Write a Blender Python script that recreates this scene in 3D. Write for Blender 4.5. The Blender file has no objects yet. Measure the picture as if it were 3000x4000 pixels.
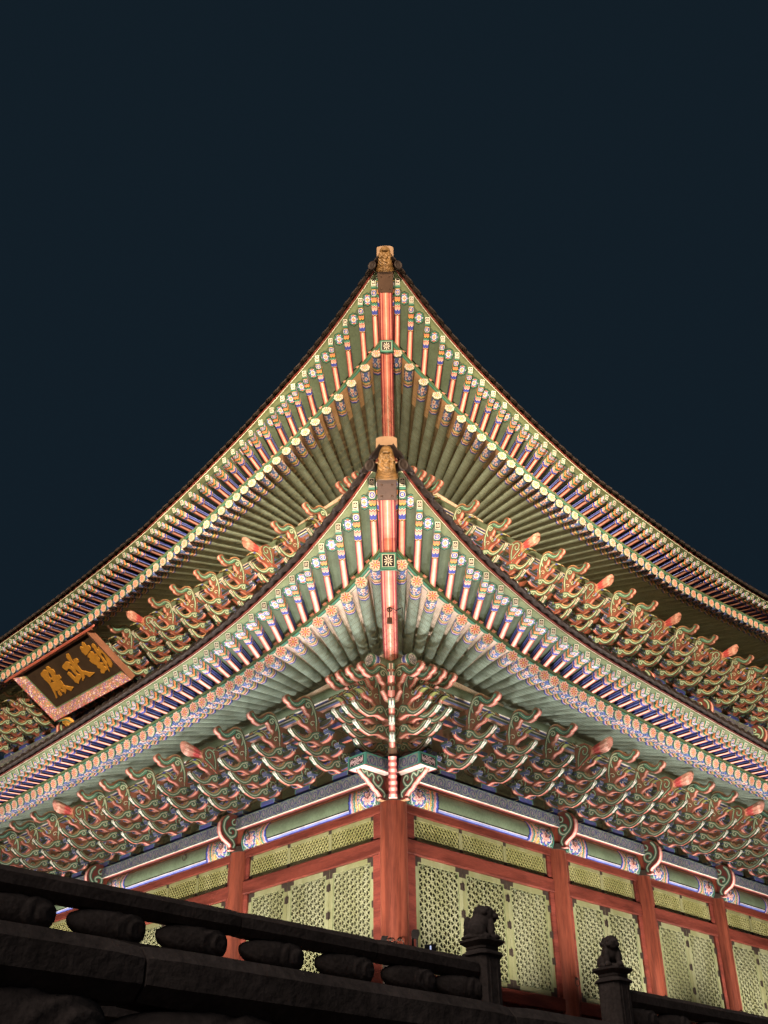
import bpy, math, random
import numpy as np
from mathutils import Vector, Matrix
random.seed(7)
PI = math.pi
sc = bpy.context.scene
COL = sc.collection
H = math.sqrt(.5)

# ------------------------------------------------------------------ camera
def make_camera():
    yaw, pitch, roll, f = math.radians(-0.76), math.radians(32.88), math.radians(0.5575), 4300.3
    fw = Vector((math.sin(yaw)*math.cos(pitch), math.cos(yaw)*math.cos(pitch), math.sin(pitch)))
    r0 = Vector((math.cos(yaw), -math.sin(yaw), 0)); u0 = r0.cross(fw)
    s, c = math.sin(roll), math.cos(roll)
    r = c*r0 - s*u0; u = s*r0 + c*u0
    cd = bpy.data.cameras.new('camera'); co = bpy.data.objects.new('camera', cd); COL.objects.link(co)
    M = Matrix((( r.x, u.x, -fw.x, .16), (r.y, u.y, -fw.y, -22.), (r.z, u.z, -fw.z, 1.6), (0, 0, 0, 1)))
    co.matrix_world = M
    cd.sensor_width = 36; cd.sensor_fit = 'AUTO'; cd.lens = 36*f/4000; cd.clip_start = .05; cd.clip_end = 2000
    sc.camera = co
make_camera()

# ------------------------------------------------------------------ sky (night) and exposure
w = bpy.data.worlds.new('World'); sc.world = w; w.use_nodes = True
nt = w.node_tree; nt.nodes.clear()
bg = nt.nodes.new('ShaderNodeBackground'); wo = nt.nodes.new('ShaderNodeOutputWorld')
tc = nt.nodes.new('ShaderNodeTexCoord'); sep = nt.nodes.new('ShaderNodeSeparateXYZ'); rp = nt.nodes.new('ShaderNodeValToRGB')
rp.color_ramp.elements[0].color = (.0058, .0122, .0196, 1); rp.color_ramp.elements[0].position = .2
rp.color_ramp.elements[1].color = (.0062, .0128, .0198, 1); rp.color_ramp.elements[1].position = .8
nt.links.new(tc.outputs['Generated'], sep.inputs[0]); nt.links.new(sep.outputs[2], rp.inputs[0])
nt.links.new(rp.outputs[0], bg.inputs[0]); bg.inputs[1].default_value = 1.0
nt.links.new(bg.outputs[0], wo.inputs[0])
vs = sc.view_settings
vs.view_transform = 'Standard'; vs.look = 'None'; vs.exposure = 0; vs.gamma = 1; vs.use_curve_mapping = False
sc.cycles.max_bounces = 6; sc.cycles.diffuse_bounces = 3; sc.cycles.transparent_max_bounces = 12
sc.cycles.use_denoising = True
sc.cycles.sample_clamp_indirect = 4

# ------------------------------------------------------------------ lamps of the place: floodlights on the terraces, and an added fill sun
COOL = (1.0, .92, .86); WARM = (1.0, .75, .50)
# side, along-wall a, outward o, z, aim (a, o, z), watts, colour, cone degrees
FLOODS = [
    ('D', -1.3, 2.3, 3.55, (0, 1.6, 11.4), 2400, COOL, 110),
    ('L', 2.6, 3.1, 3.55, (2.6, 2.0, 11.0), 2150, COOL, 113), ('L', 7.6, 3.1, 3.55, (7.6, 2.0, 11.0), 2150, COOL, 113), ('L', 12.8, 3.1, 3.55, (12.8, 2.0, 11.0), 2150, COOL, 113),
    ('R', 2.6, 3.1, 3.55, (2.6, 2.0, 11.0), 2150, COOL, 113), ('R', 7.6, 3.1, 3.55, (7.6, 2.0, 11.0), 2150, COOL, 113), ('R', 12.8, 3.1, 3.55, (12.8, 2.0, 11.0), 2150, COOL, 113),
    ('D', -6.0, 10.5, 3.5, (-.6, .6, 18.4), 4300, WARM, 44), ('D', 6.0, 10.5, 1.5, (.6, .6, 18.4), 5200, WARM, 44),
    ('D', -3.0, 52, 6.2, (0, .6, 19.0), 480000, WARM, 13), ('D', -2.0, 52, 6.2, (-8.6, -5.6, 18.3), 600000, WARM, 12), ('D', 2.0, 52, 6.2, (8.6, -5.6, 18.3), 600000, WARM, 12),
    ('L', 12.0, 52, 6.2, (12.0, .9, 19.4), 26000, WARM, 20), ('R', 10.0, 52, 6.2, (10.0, .9, 19.4), 26000, WARM, 20),
]
sun = bpy.data.lights.new('added_fill_sun', 'SUN'); sun.energy = .62; sun.angle = math.radians(40); sun.color = (.95, .86, .82)  # soft sun added as ambient fill for the dark stone railings
so = bpy.data.objects.new('added_fill_sun', sun); COL.objects.link(so)
so.rotation_euler = (math.radians(52), 0, math.radians(-28))

# ------------------------------------------------------------------ side frames
U = {'R': Vector((H, H, 0)), 'L': Vector((-H, H, 0)), 'D': Vector((1, 0, 0))}
N = {'R': Vector((H, -H, 0)), 'L': Vector((-H, -H, 0)), 'D': Vector((0, -1, 0))}
def P(s, a, o, z):
    if s == 'D':                                    # diagonal: o measured like a side's projection, a sideways
        return Vector((a, -o*2*H, z))
    v = U[s]*a + N[s]*o; return Vector((v.x, v.y, z))
def frame(s, a, o, z):                              # local x along the wall, y outwards, z up (right handed)
    y = N[s] if s != 'D' else Vector((0, -1, 0)); x = y.cross(Vector((0, 0, 1)))
    p = P(s, a, o, z)
    return Matrix(((x.x, y.x, 0, p.x), (x.y, y.y, 0, p.y), (0, 0, 1, p.z), (0, 0, 0, 1)))
def lin(xs, ys):
    xs = np.array(xs, float); ys = np.array(ys, float)
    def fn(a):
        return float((np.interp(a-.35, xs, ys) + 2*np.interp(a, xs, ys) + np.interp(a+.35, xs, ys))/4) if xs[0]+.4 < a else float(np.interp(a, xs, ys))
    return fn
def curve(mid, cor, a0):
    return lambda a: mid + (cor-mid)*max(0, (a0-a)/(a0+cor))**2

# ------------------------------------------------------------------ colours (paint, sRGB)
K = dict(teal=(70, 142, 120), green=(88, 112, 76), dgreen=(44, 74, 58), grey=(126, 144, 130), redbr=(132, 68, 50), red=(176, 44, 50),
    dred=(112, 34, 40), salmon=(214, 112, 92), pink=(236, 168, 150), white=(240, 230, 214), blue=(46, 66, 178), lblue=(124, 140, 216),
    navy=(26, 28, 52), black=(20, 20, 22), yellow=(224, 168, 56), orange=(216, 108, 50), ochre=(188, 142, 96), tan=(176, 138, 96),
    cream=(226, 200, 176), soff=(80, 97, 78), pgreen=(112, 128, 92), column=(134, 68, 48), lintel=(120, 56, 42), lat=(158, 158, 122),
    latd=(138, 142, 110), iron=(52, 44, 42), gold=(196, 140, 56), plum=(150, 78, 96), dim=(52, 38, 30), vine=(96, 116, 104), vblue=(64, 72, 140))

# ------------------------------------------------------------------ materials
def mat(name, rough=.7, col=None, attr=False, nscale=3., namt=.25, bump=.0, bscale=30., stretch=(1, 1, 1), metal=0., dark=(.5, .5, .5), spec=.3, fine=.12, ramp=(.35, .68), vary=0.):
    m = bpy.data.materials.new(name); m.use_nodes = True
    n = m.node_tree.nodes; l = m.node_tree.links; b = n['Principled BSDF']
    b.inputs['Roughness'].default_value = rough; b.inputs['Metallic'].default_value = metal
    b.inputs['Specular IOR Level'].default_value = spec
    t = n.new('ShaderNodeTexCoord'); mp = n.new('ShaderNodeMapping'); mp.inputs['Scale'].default_value = stretch
    oi = n.new('ShaderNodeObjectInfo'); av = n.new('ShaderNodeVectorMath'); l.new(t.outputs['Object'], av.inputs[0]); l.new(oi.outputs['Location'], av.inputs[1]); l.new(av.outputs[0], mp.inputs[0])
    nz = n.new('ShaderNodeTexNoise'); nz.inputs['Scale'].default_value = nscale; nz.inputs['Detail'].default_value = 8; nz.inputs['Roughness'].default_value = .65
    l.new(mp.outputs[0], nz.inputs[0])
    rmp = n.new('ShaderNodeValToRGB'); rmp.color_ramp.elements[0].position = ramp[0]; rmp.color_ramp.elements[1].position = ramp[1]
    l.new(nz.outputs[0], rmp.inputs[0])
    mx = n.new('ShaderNodeMix'); mx.data_type = 'RGBA'; mx.blend_type = 'MULTIPLY'; mx.inputs['Factor'].default_value = namt
    inv = n.new('ShaderNodeMix'); inv.data_type = 'RGBA'; inv.inputs['A'].default_value = (*dark, 1); inv.inputs['B'].default_value = (1, 1, 1, 1)
    l.new(rmp.outputs[0], inv.inputs['Factor']); l.new(inv.outputs['Result'], mx.inputs['B'])
    if attr:
        a = n.new('ShaderNodeAttribute'); a.attribute_name = 'Col'; l.new(a.outputs['Color'], mx.inputs['A'])
    else:
        mx.inputs['A'].default_value = (*[s2l(c) for c in col], 1)
    nf = n.new('ShaderNodeTexNoise'); nf.inputs['Scale'].default_value = bscale; nf.inputs['Detail'].default_value = 4
    l.new(mp.outputs[0], nf.inputs[0])
    m2 = n.new('ShaderNodeMix'); m2.data_type = 'RGBA'; m2.blend_type = 'OVERLAY'; m2.inputs['Factor'].default_value = fine
    l.new(mx.outputs['Result'], m2.inputs['A']); l.new(nf.outputs[0], m2.inputs['B'])
    l.new(m2.outputs['Result'], b.inputs['Base Color'])
    if vary:
        hs = n.new('ShaderNodeHueSaturation'); mr = n.new('ShaderNodeMapRange'); mr.inputs['To Min'].default_value = 1-vary; mr.inputs['To Max'].default_value = 1+vary*.6
        l.new(oi.outputs['Random'], mr.inputs['Value']); l.new(mr.outputs[0], hs.inputs['Value']); hs.inputs['Saturation'].default_value = .92
        l.new(m2.outputs['Result'], hs.inputs['Color']); l.new(hs.outputs[0], b.inputs['Base Color'])
    if bump:
        bp = n.new('ShaderNodeBump'); bp.inputs['Strength'].default_value = bump; bp.inputs['Distance'].default_value = .02
        l.new(nf.outputs[0], bp.inputs['Height']); l.new(bp.outputs[0], b.inputs['Normal'])
    return m
def s2l(c):
    c = c/255; return c/12.92 if c <= .04045 else ((c+.055)/1.055)**2.4
M_paint = mat('painted_wood', attr=True, nscale=2.2, namt=.5, bump=.15, bscale=26, rough=.62, fine=.28, dark=(.5, .45, .4), ramp=(.38, .62), vary=.14)
M_lat = mat('weathered_lattice_paint', attr=True, nscale=1.6, namt=.6, rough=.6, bump=.1, bscale=40, stretch=(1, 1, .4), dark=(.6, .6, .4), ramp=(.42, .58))
M_red = mat('red_column_paint', attr=True, nscale=2.4, namt=.75, rough=.5, bump=.25, bscale=18, stretch=(2.6, 2.6, .22), dark=(.38, .32, .3), fine=.4, ramp=(.40, .56))
M_beam = mat('red_beam_paint', attr=True, nscale=1.6, namt=.75, rough=.55, bump=.25, bscale=20, stretch=(.5, .5, 3.), dark=(.42, .36, .34), fine=.4, ramp=(.40, .58))
M_tile = mat('fired_clay_tile', col=(52, 43, 40), nscale=5, namt=.7, rough=.6, bump=.3, bscale=22, fine=.4, spec=.35)
M_stone = mat('weathered_granite', col=(116, 102, 94), nscale=4, namt=.8, rough=.85, bump=.5, bscale=24, fine=.5, spec=.2)
M_iron = mat('black_iron', col=(72, 60, 50), nscale=8, namt=.6, rough=.55, bump=.2, metal=.25, spec=.4)
M_lamp = mat('black_lamp_housing', col=(16, 16, 18), rough=.4, spec=.5)
M_clay = mat('glazed_clay_dragon', col=(150, 116, 72), nscale=7, namt=.9, rough=.45, bump=.5, bscale=40, fine=.6, dark=(.3, .3, .28), spec=.5)
M_plaster = mat('lime_plaster', col=(150, 124, 100), nscale=5, namt=.4, rough=.85, bump=.2, dark=(.7, .65, .6))
M_copper = mat('brown_copper_plate', col=(86, 66, 54), nscale=6, namt=.5, rough=.45, metal=.3, bump=.1)
M_gold = mat('gold_leaf', col=(206, 150, 62), nscale=10, namt=.5, rough=.4, metal=.35, bump=.1)
M_ground = mat('paving_stone', col=(70, 64, 58), nscale=1, namt=.6, rough=.9, bump=.5, bscale=8, fine=.5)

# ------------------------------------------------------------------ mesh builder with painted faces
def b2(c): return K[c] if isinstance(c, str) else c
class MB:
    def __init__(s, tf=None): s.v = []; s.f = []; s.c = []; s.tf = tf
    def vert(s, p):
        if s.tf: p = s.tf(*p)
        s.v.append(tuple(p)); return len(s.v)-1
    def face(s, pts, col):
        s.f.append([s.vert(p) for p in pts]); s.c.append(b2(col))
    def fi(s, idx, col): s.f.append(list(idx)); s.c.append(b2(col))
    def box(s, x0, x1, y0, y1, z0, z1, col, bot=None, front=None, sides=None):
        c = col; q = [(x, y, z) for z in (z0, z1) for y in (y0, y1) for x in (x0, x1)]
        i = [s.vert(p) for p in q]
        for fc, cc in (((0, 2, 3, 1), bot or c), ((4, 5, 7, 6), c), ((0, 1, 5, 4), c), ((2, 6, 7, 3), front or c), ((0, 4, 6, 2), sides or c), ((1, 3, 7, 5), sides or c)):
            s.fi([i[k] for k in fc], cc)
    def grid(s, pos, col, nu, nv, u0=0., u1=1., v0=0., v1=1.):
        us = np.linspace(u0, u1, nu+1); vv = np.linspace(v0, v1, nv+1)
        ids = [[s.vert(pos(u, v)) for v in vv] for u in us]
        for i in range(nu):
            for j in range(nv):
                s.fi((ids[i][j], ids[i+1][j], ids[i+1][j+1], ids[i][j+1]), col((us[i]+us[i+1])/2, (vv[j]+vv[j+1])/2))
    def prism(s, poly, x0, x1, col, edge, strips=None, m=lambda x, p: (x, p[0], p[1])):
        """outline poly (2D) extruded from x0 to x1; edge(i) -> colour or list of strip colours across the thickness"""
        n = len(poly)
        A = [s.vert(m(x0, p)) for p in poly]; B = [s.vert(m(x1, p)) for p in poly]
        s.fi(A, col); s.fi(B[::-1], col)
        for i in range(n):
            j = (i+1) % n; e = edge(i) if callable(edge) else edge
            if isinstance(e, list):
                k = len(e); pa = A[i]; pb = A[j]
                for t in range(k):
                    if t == k-1: na, nb = B[i], B[j]
                    else:
                        x = x0+(x1-x0)*(t+1)/k; na = s.vert(m(x, poly[i])); nb = s.vert(m(x, poly[j]))
                    s.fi((pa, na, nb, pb), e[t]); pa, pb = na, nb
            else: s.fi((A[i], B[i], B[j], A[j]), e)
    def stroke(s, path, wd, x, col, m=lambda x, p: (x, p[0], p[1]), taper=True):
        n = len(path); L = []; R = []
        for i, p in enumerate(path):
            a = path[max(0, i-1)]; b = path[min(n-1, i+1)]; dx, dy = b[0]-a[0], b[1]-a[1]; d = math.hypot(dx, dy) or 1
            h = wd/2*(1 if not taper else min(1, .35+min(i, n-1-i)*.5))
            L.append(s.vert(m(x, (p[0]-dy/d*h, p[1]+dx/d*h)))); R.append(s.vert(m(x, (p[0]+dy/d*h, p[1]-dx/d*h))))
        for i in range(n-1): s.fi((L[i], L[i+1], R[i+1], R[i]), col)
    def tube(s, path, r, col, n=8, closed=False):
        path = [Vector(p) for p in path]; rings = []
        for i, p in enumerate(path):
            t = (path[(i+1) % len(path)]-path[i-1]) if closed else (path[min(len(path)-1, i+1)]-path[max(0, i-1)])
            t.normalize(); a = t.orthogonal().normalized() if i == 0 else (pa - t*pa.dot(t)).normalized()
            pa = a; b = t.cross(a); rr = r[i] if isinstance(r, (list, tuple)) else r
            rings.append([s.vert(p+a*rr*math.cos(2*PI*k/n)+b*rr*math.sin(2*PI*k/n)) for k in range(n)])
        m = len(rings)
        for i in range(m if closed else m-1):
            A, B = rings[i], rings[(i+1) % m]
            for k in range(n): s.fi((A[k], A[(k+1) % n], B[(k+1) % n], B[k]), col)
        if not closed: s.fi(rings[0][::-1], col); s.fi(rings[-1], col)
    def disc(s, pos, colf, nr, nt, rf=lambda t: 1.):
        """painted disc: pos(x,y) maps unit disc, colf(r,theta)"""
        rings = []
        for i in range(nr+1):
            rings.append([s.vert(pos(i/nr*rf(2*PI*k/nt)*math.cos(2*PI*k/nt), i/nr*rf(2*PI*k/nt)*math.sin(2*PI*k/nt))) for k in range(nt)])
        for i in range(nr):
            for k in range(nt):
                k2 = (k+1) % nt
                s.fi((rings[i][k], rings[i+1][k], rings[i+1][k2], rings[i][k2]) if i else (rings[0][k], rings[1][k], rings[1][k2]), colf((i+.5)/nr, 2*PI*(k+.5)/nt))
    def add(s, o, M):
        b = len(s.v)
        V = np.array(o.v); R = np.array(M)[:3, :3]; t = np.array(M)[:3, 3]
        s.v.extend(map(tuple, V@R.T+t)); s.f.extend([[i+b for i in f] for f in o.f]); s.c.extend(o.c)
    def mesh(s, name, m, smooth=False):
        me = bpy.data.meshes.new(name); me.from_pydata(s.v, [], s.f)
        at = me.color_attributes.new('Col', 'BYTE_COLOR', 'CORNER')
        cnt = [len(f) for f in s.f]
        cc = np.ones((len(s.c), 4), np.float32); cc[:, :3] = np.array(s.c, np.float32)/255
        at.data.foreach_set('color_srgb', np.repeat(cc, cnt, axis=0).ravel())
        me.materials.append(m)
        if smooth: me.polygons.foreach_set('use_smooth', [True]*len(me.polygons))
        me.update(); return me
    def build(s, name, m, parent=None, M=None, smooth=False):
        return put(name, s.mesh(name, m, smooth), parent, M)
def put(name, me, parent=None, M=None):
    o = bpy.data.objects.new(name, me); COL.objects.link(o)
    if parent: o.parent = parent
    if M is not None: o.matrix_local = M
    return o
def empty(name, M=None, parent=None):
    o = bpy.data.objects.new(name, None); COL.objects.link(o); o.empty_display_size = .3
    if parent: o.parent = parent
    if M is not None: o.matrix_local = M
    return o
def tag(o, label, cat, group=None, kind=None):
    if label: o['label'] = label
    if cat: o['category'] = cat
    if group: o['group'] = group
    if kind: o['kind'] = kind
    return o
def smoothpath(p, n=4):
    out = []
    for i in range(len(p)-1):
        a, b, c, d = p[max(0, i-1)], p[i], p[i+1], p[min(len(p)-1, i+2)]
        for k in range(n):
            t = k/n
            out.append(tuple(.5*((2*b[j])+(c[j]-a[j])*t+(2*a[j]-5*b[j]+4*c[j]-d[j])*t*t+(3*b[j]-a[j]-3*c[j]+d[j])*t**3) for j in (0, 1)))
    return out+[tuple(p[-1])]
def side_tf(s): return lambda a, o, z: P(s, a, o, z)
def bevel(o, wd, seg=2):
    m = o.modifiers.new('edge', 'BEVEL'); m.width = wd; m.segments = seg; m.limit_method = 'ANGLE'; m.angle_limit = math.radians(40)
    return o

HALL = empty('palace_hall')
tag(HALL, 'two-tiered timber palace hall with painted eaves and red columns', 'palace hall')

# ------------------------------------------------------------------ eave reference curves (side, a)
C_LO = dict(
    o_r=curve(2.7, 3.15, 5), o_f=curve(3.6, 4.15, 5), o_t=curve(3.85, 4.42, 5), corner=3.15, inner=-1.4, izc=12.24, fan=4.6, fin=1.35,
    z_r={s: lin([-3.6, -3.2, -2.76, -2.32, -1.84, -1.38, -.95, -.54, -.13, .7, 1.42, 2.2, 3, 4.1, 5.4, 7, 8.5, 10.5, 12, 14, 22], [12.3, 12.14, 11.96, 11.77, 11.66, 11.58, 11.5, 11.45, 11.39, 11.29, 11.235, 11.195, 11.16, 11.12, 11.06, 11.0, 10.955, 10.9, 10.86, 10.85, 10.85]) for s in 'LR'},
    z_f={s: lin([-4.4, -4.1, -3.25, -2.72, -2.18, -1.7, -1.17, .18, 1.04, 2.24, 3.59, 4.95, 7.15, 9.11, 10.4, 13, 22], [13.35, 13.2, 12.74, 12.53, 12.35, 12.18, 12.05, 11.78, 11.66, 11.53, 11.46, 11.38, 11.24, 11.14, 11.08, 11.0, 11.0]) for s in 'LR'})
C_UP = dict(
    o_r=curve(1.3, 1.75, 6.4), o_f=curve(2.2, 2.75, 6.4), o_t=curve(2.45, 3.05, 6.4), corner=1.75, inner=-2.8, izc=18.38, fan=6.0, fin=2.75,
    z_r={'L': lin([-2.2, -1.75, -.91, -.36, .16, .62, 1.07, 1.9, 3.06, 4.13, 5.15, 6.04, 6.96, 7.92, 8.92, 10.2, 11.5, 12.8, 15, 22], [19.15, 19.0, 18.75, 18.61, 18.52, 18.39, 18.33, 18.17, 17.98, 17.84, 17.66, 17.5, 17.36, 17.22, 17.1, 16.99, 16.88, 16.82, 16.77, 16.77]),
         'R': lin([-2.2, -1.75, -.91, -.36, .16, .62, 1.07, 1.9, 3.06, 4.13, 5.71, 6.72, 7.9, 9.5, 11.06, 12.5, 14, 15.6, 18, 20.6, 23], [19.15, 19.0, 18.75, 18.62, 18.52, 18.39, 18.35, 18.2, 18.0, 17.84, 17.65, 17.52, 17.45, 17.36, 17.33, 17.42, 17.54, 17.65, 17.9, 18.3, 18.9])},
    z_f={'L': lin([-3.2, -2.75, -1.95, -1.4, -.86, -.31, .2, .7, 2.93, 4.12, 5.19, 6.48, 7.34, 9, 11, 13, 15.3, 22], [20.35, 20.15, 19.8, 19.59, 19.4, 19.22, 19.07, 18.95, 18.44, 18.2, 17.97, 17.71, 17.52, 17.33, 17.16, 17.06, 17.0, 17.0]),
         'R': lin([-3.2, -2.75, -1.95, -1.4, -.86, -.31, .2, .7, 2.93, 4.12, 5.5, 7.6, 9.9, 12.48, 13.9, 16, 18, 20.6, 23], [20.35, 20.15, 19.83, 19.6, 19.41, 19.24, 19.08, 18.97, 18.48, 18.26, 18.02, 17.82, 17.66, 17.6, 17.64, 17.82, 18.05, 18.5, 19.1])})
def T_pt(E, s, a): return P(s, a, E['o_r'](a), E['z_r'][s](a))
def I_pt(E, s, a):
    a0 = -E['corner']; t = (a-a0)/(E['fan']-a0)
    ai = a if t >= 1 else E['fin']+(E['fan']-E['fin'])*t
    return P(s, ai, E['inner'], E['izc'])
def plan_dir(E, s, a):
    d = T_pt(E, s, a)-I_pt(E, s, a); d.z = 0; return d.normalized()
def F_pt(E, s, a):
    """flying rafter tip outward from rafter tip a: walk plan direction until the outer curve"""
    t0 = T_pt(E, s, a); d = plan_dir(E, s, a); q = .5
    for _ in range(30):
        p = t0+d*q; af = p.dot(U[s]); of = p.dot(N[s]); q += (E['o_f'](af)-of)*.7
    p = t0+d*q; af = p.dot(U[s]); return Vector((p.x, p.y, E['z_f'][s](af)))
def axis_matrix(tip, inner):
    y = (tip-inner).normalized(); x = y.cross(Vector((0, 0, 1))).normalized(); z = x.cross(y)
    return Matrix(((x.x, y.x, z.x, tip.x), (x.y, y.y, z.y, tip.y), (x.z, y.z, z.z, tip.z), (0, 0, 0, 1)))
LO_A = [-2.76, -2.32, -1.85, -1.38, -.95, -.54, -.13, .29, .68, 1.04, 1.4, 1.76, 2.1, 2.45, 2.79, 3.12]
while LO_A[-1] < 17.5: LO_A.append(LO_A[-1]+.33)
UP_A = [-1.36, -.91, -.38, .13, .61, 1.07, 1.48, 1.87, 2.27, 2.69, 3.06, 3.41]
while UP_A[-1] < 22: UP_A.append(UP_A[-1]+.335)

# ------------------------------------------------------------------ round rafter mesh with painted end
def lotus(u, v, cx, cy, r0, n=5.):
    r = math.hypot(u-cx, v-cy); t = math.atan2(v-cy, u-cx); rp = r0*(.55+.45*abs(math.cos(n/2*t)))
    if r < r0*.22: return 'red'
    if r < rp*.55: return 'pink'
    if r < rp*.9: return 'white'
    if r < rp: return 'red'
    return None
def rafter_col(th, d):
    sc_ = .022*abs(math.sin(3.5*th)); e = d-sc_
    if d < .032: return 'teal'
    if d < .046: return 'dgreen'
    if e < .36:
        u = ((th/(PI/2)) % 1)-.5; v = (d-.05)/.31
        c = lotus(u*1.1, v, 0, .34, .36) or lotus(u*1.1, v, .0, .86, .2, 4.) or lotus(u*1.1, v, .5, .72, .22, 4.) or lotus(u*1.1, v, -.5, .72, .22, 4.)
        if c: return c
        k = math.sin(v*17+math.sin(u*9)*2.2)
        return 'lblue' if k > .62 else ('teal' if k < -.8 else 'blue')
    if e < .40: return 'dgreen' if e < .365 else 'teal'
    if e < .45: return 'white' if e < .406 else 'yellow'
    if e < .49: return 'white' if e < .455 else 'green'
    if e < .53: return 'red' if e < .505 else 'pink'
    if e < .585: return 'white' if e < .536 else ('lblue' if e < .55 else 'blue')
    if e < .603: return 'black'
    return K['grey']
def flower_face(r, t):
    if r < .2: return 'yellow'
    if r < .235: return 'redbr'
    k = abs(math.cos(4*t)); rp = .66+.26*k
    if r > rp+.07: return 'green' if r < .94 else 'teal'
    if r > rp: return 'white'
    if k < .2: return 'white'
    if r > rp*.78: return (236, 178, 160)
    if k > .95 and r < .56: return (180, 60, 54)
    return (220, 122, 104)
RR = .115
def rafter_mb(L=4.4):
    m = MB(); nt_ = 36
    m.grid(lambda u, v: (RR*math.cos(u), -v, RR*math.sin(u)), rafter_col, nt_, 64, 0, 2*PI, 0, .64)
    m.grid(lambda u, v: (RR*math.cos(u), -v, RR*math.sin(u)), lambda u, v: K['grey'], 20, 1, 0, 2*PI, .64, L)
    m.disc(lambda x, y: (x*RR*1.03, .012, y*RR*1.03), flower_face, 10, 64, lambda t: .97+.05*abs(math.cos(4*t)))
    m.grid(lambda u, v: (RR*(.97+.05*abs(math.cos(4*u)))*math.cos(u)*1.03, .012-v, RR*(.97+.05*abs(math.cos(4*u)))*math.sin(u)*1.03), lambda u, v: 'cream', 64, 1, 0, 2*PI, 0, .02)
    return m
RAF = rafter_mb()
def fly_col(u, d, side):
    wv = .010*math.cos(u*PI*2.2); e = d+wv
    if d < .055: return 'teal' if d > .008 else 'white'
    if d < .075: return 'dgreen'
    if d < .082: return 'yellow'
    if d < .20:
        v = (d-.135)/.06; r = math.hypot(u*.95, v)
        if r < .22: return 'orange'
        if r < .42: return 'white'
        if r < .82: return 'blue' if abs(math.sin(math.atan2(v, u)*1.5)) > .25 else 'lblue'
        if r < .95: return 'white'
        return K['vine'] if v < 0 else 'teal'
    for lim, c in ((.225, 'dgreen'), (.275, (224, 130, 84)), (.30, 'yellow'), (.325, 'dgreen'), (.37, 'teal'), (.38, 'white'), (.40, 'red'), (.455, 'pink'), (.46, 'white'), (.535, 'blue'), (.55, 'yellow'), (.565, 'black')):
        if e < lim: return c
    if side:
        a = abs(u)
        return (36, 52, 140) if a < .38 else ('lblue' if a < .44 else ((24, 30, 60) if a < .8 else 'black'))
    a = abs(u)
    return 'white' if a < .15 else ((240, 166, 144) if a < .46 else ('salmon' if a < .66 else ('red' if a < .84 else 'dred')))
def plum_face(u, v, bk='black'):
    a = max(abs(u), abs(v))
    if a > .8: return 'teal' if a < .95 else 'dgreen'
    if a > .62: return 'white'
    if math.hypot(u, v) < .13: return 'white'
    for k in range(5):
        t = PI/2+2*PI*k/5
        if math.hypot(u-.33*math.cos(t), v-.33*math.sin(t)) < .15: return 'white'
    return bk
FL_L = 1.1
def fly_mb(L=FL_L):
    m = MB(); w0, w1, h0, h1 = .058, .066, .062, .075; uc = .085
    def wh(d): t = min(1, d/.8); return w0+(w1-w0)*t, h0+(h1-h0)*t
    yb = lambda d, u: -(d+uc*(1-u)/2*max(0, 1-d/.64))
    for v0, v1, n in ((0, .64, 64), (.64, L, 1)):
        m.grid(lambda u, v: (u*wh(v)[0], yb(v, -1), -wh(v)[1]), lambda u, v: fly_col(u, v, 0), 20, n, -1, 1, v0, v1)
        for sg in (-1, 1):
            m.grid(lambda u, v: (sg*wh(v)[0], yb(v, u), u*wh(v)[1]), lambda u, v: fly_col(u, v, 1), 12, n, -1, 1, v0, v1)
    m.grid(lambda u, v: (u*wh(v)[0], -v, wh(v)[1]), lambda u, v: 'dgreen', 1, 1, -1, 1, 0, L)
    m.grid(lambda u, v: (u*w0, yb(0, v), v*h0), plum_face, 22, 22, -1, 1, -1, 1)
    return m
FLY = fly_mb()

# ------------------------------------------------------------------ eaves
def medallion(r, t):
    if r > .93: return 'black'
    if r > .76: return 'teal'
    if r > .7: return 'dgreen'
    k = abs(math.cos(3*t)); k2 = abs(math.sin(3*t))
    if r < .13: return 'yellow'
    if r < .32: return (226, 110, 96) if abs(math.cos(2*t)) > .35 else 'white'
    if r < .36: return 'white'
    if r < .40+.24*k: return 'blue' if r > .42+.12*k else 'lblue'
    if r < .46+.24*k: return 'white'
    return 'orange' if abs(math.cos(t)) < .35 else ('teal' if k2 > .8 and abs(math.cos(t)) > .8 else 'dgreen')
def stripe_col(u):
    a = abs(u)
    for lim, c in ((.05, 'white'), (.27, (236, 142, 116)), (.46, (222, 116, 94)), (.60, (160, 52, 66)), (.76, (232, 140, 118)), (.86, (150, 46, 56)), (1.1, 'dred')):
        if a < lim: return c
def chrys(u, v):
    a = max(abs(u), abs(v))
    if a > .93: return 'dgreen'
    if a > .74: return 'teal'
    if a > .68: return 'white'
    r = math.hypot(u, v*.92); t = math.atan2(u, v)
    if r < .07: return 'white'
    k = abs(math.cos(5*t)); rp = .60 if abs(math.cos(t)) > .5 else .5
    sw = .62*math.sin(PI*min(1, r/rp))**.8 if r < rp else 0
    return 'white' if r > .12 and k > 1-sw*.42 else 'black'
def sweep(m, pts, prof, outs):
    """pts list of Vector, outs plan normals, prof [(d, dz, colour of the strip to the next)]"""
    rows = [[m.vert(p+n*d+Vector((0, 0, dz))) for (d, dz, _) in prof] for p, n in zip(pts, outs)]
    for i in range(len(rows)-1):
        for j in range(len(prof)-1):
            m.fi((rows[i][j], rows[i+1][j], rows[i+1][j+1], rows[i][j+1]), prof[j][2])
def normals(pts, s):
    out = []
    for i in range(len(pts)):
        t = pts[min(len(pts)-1, i+1)]-pts[max(0, i-1)]; t.z = 0; t.normalize(); n = Vector((t.y, -t.x, 0))
        if n.dot(N[s]) < 0: n = -n
        out.append(n)
    return out
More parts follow.
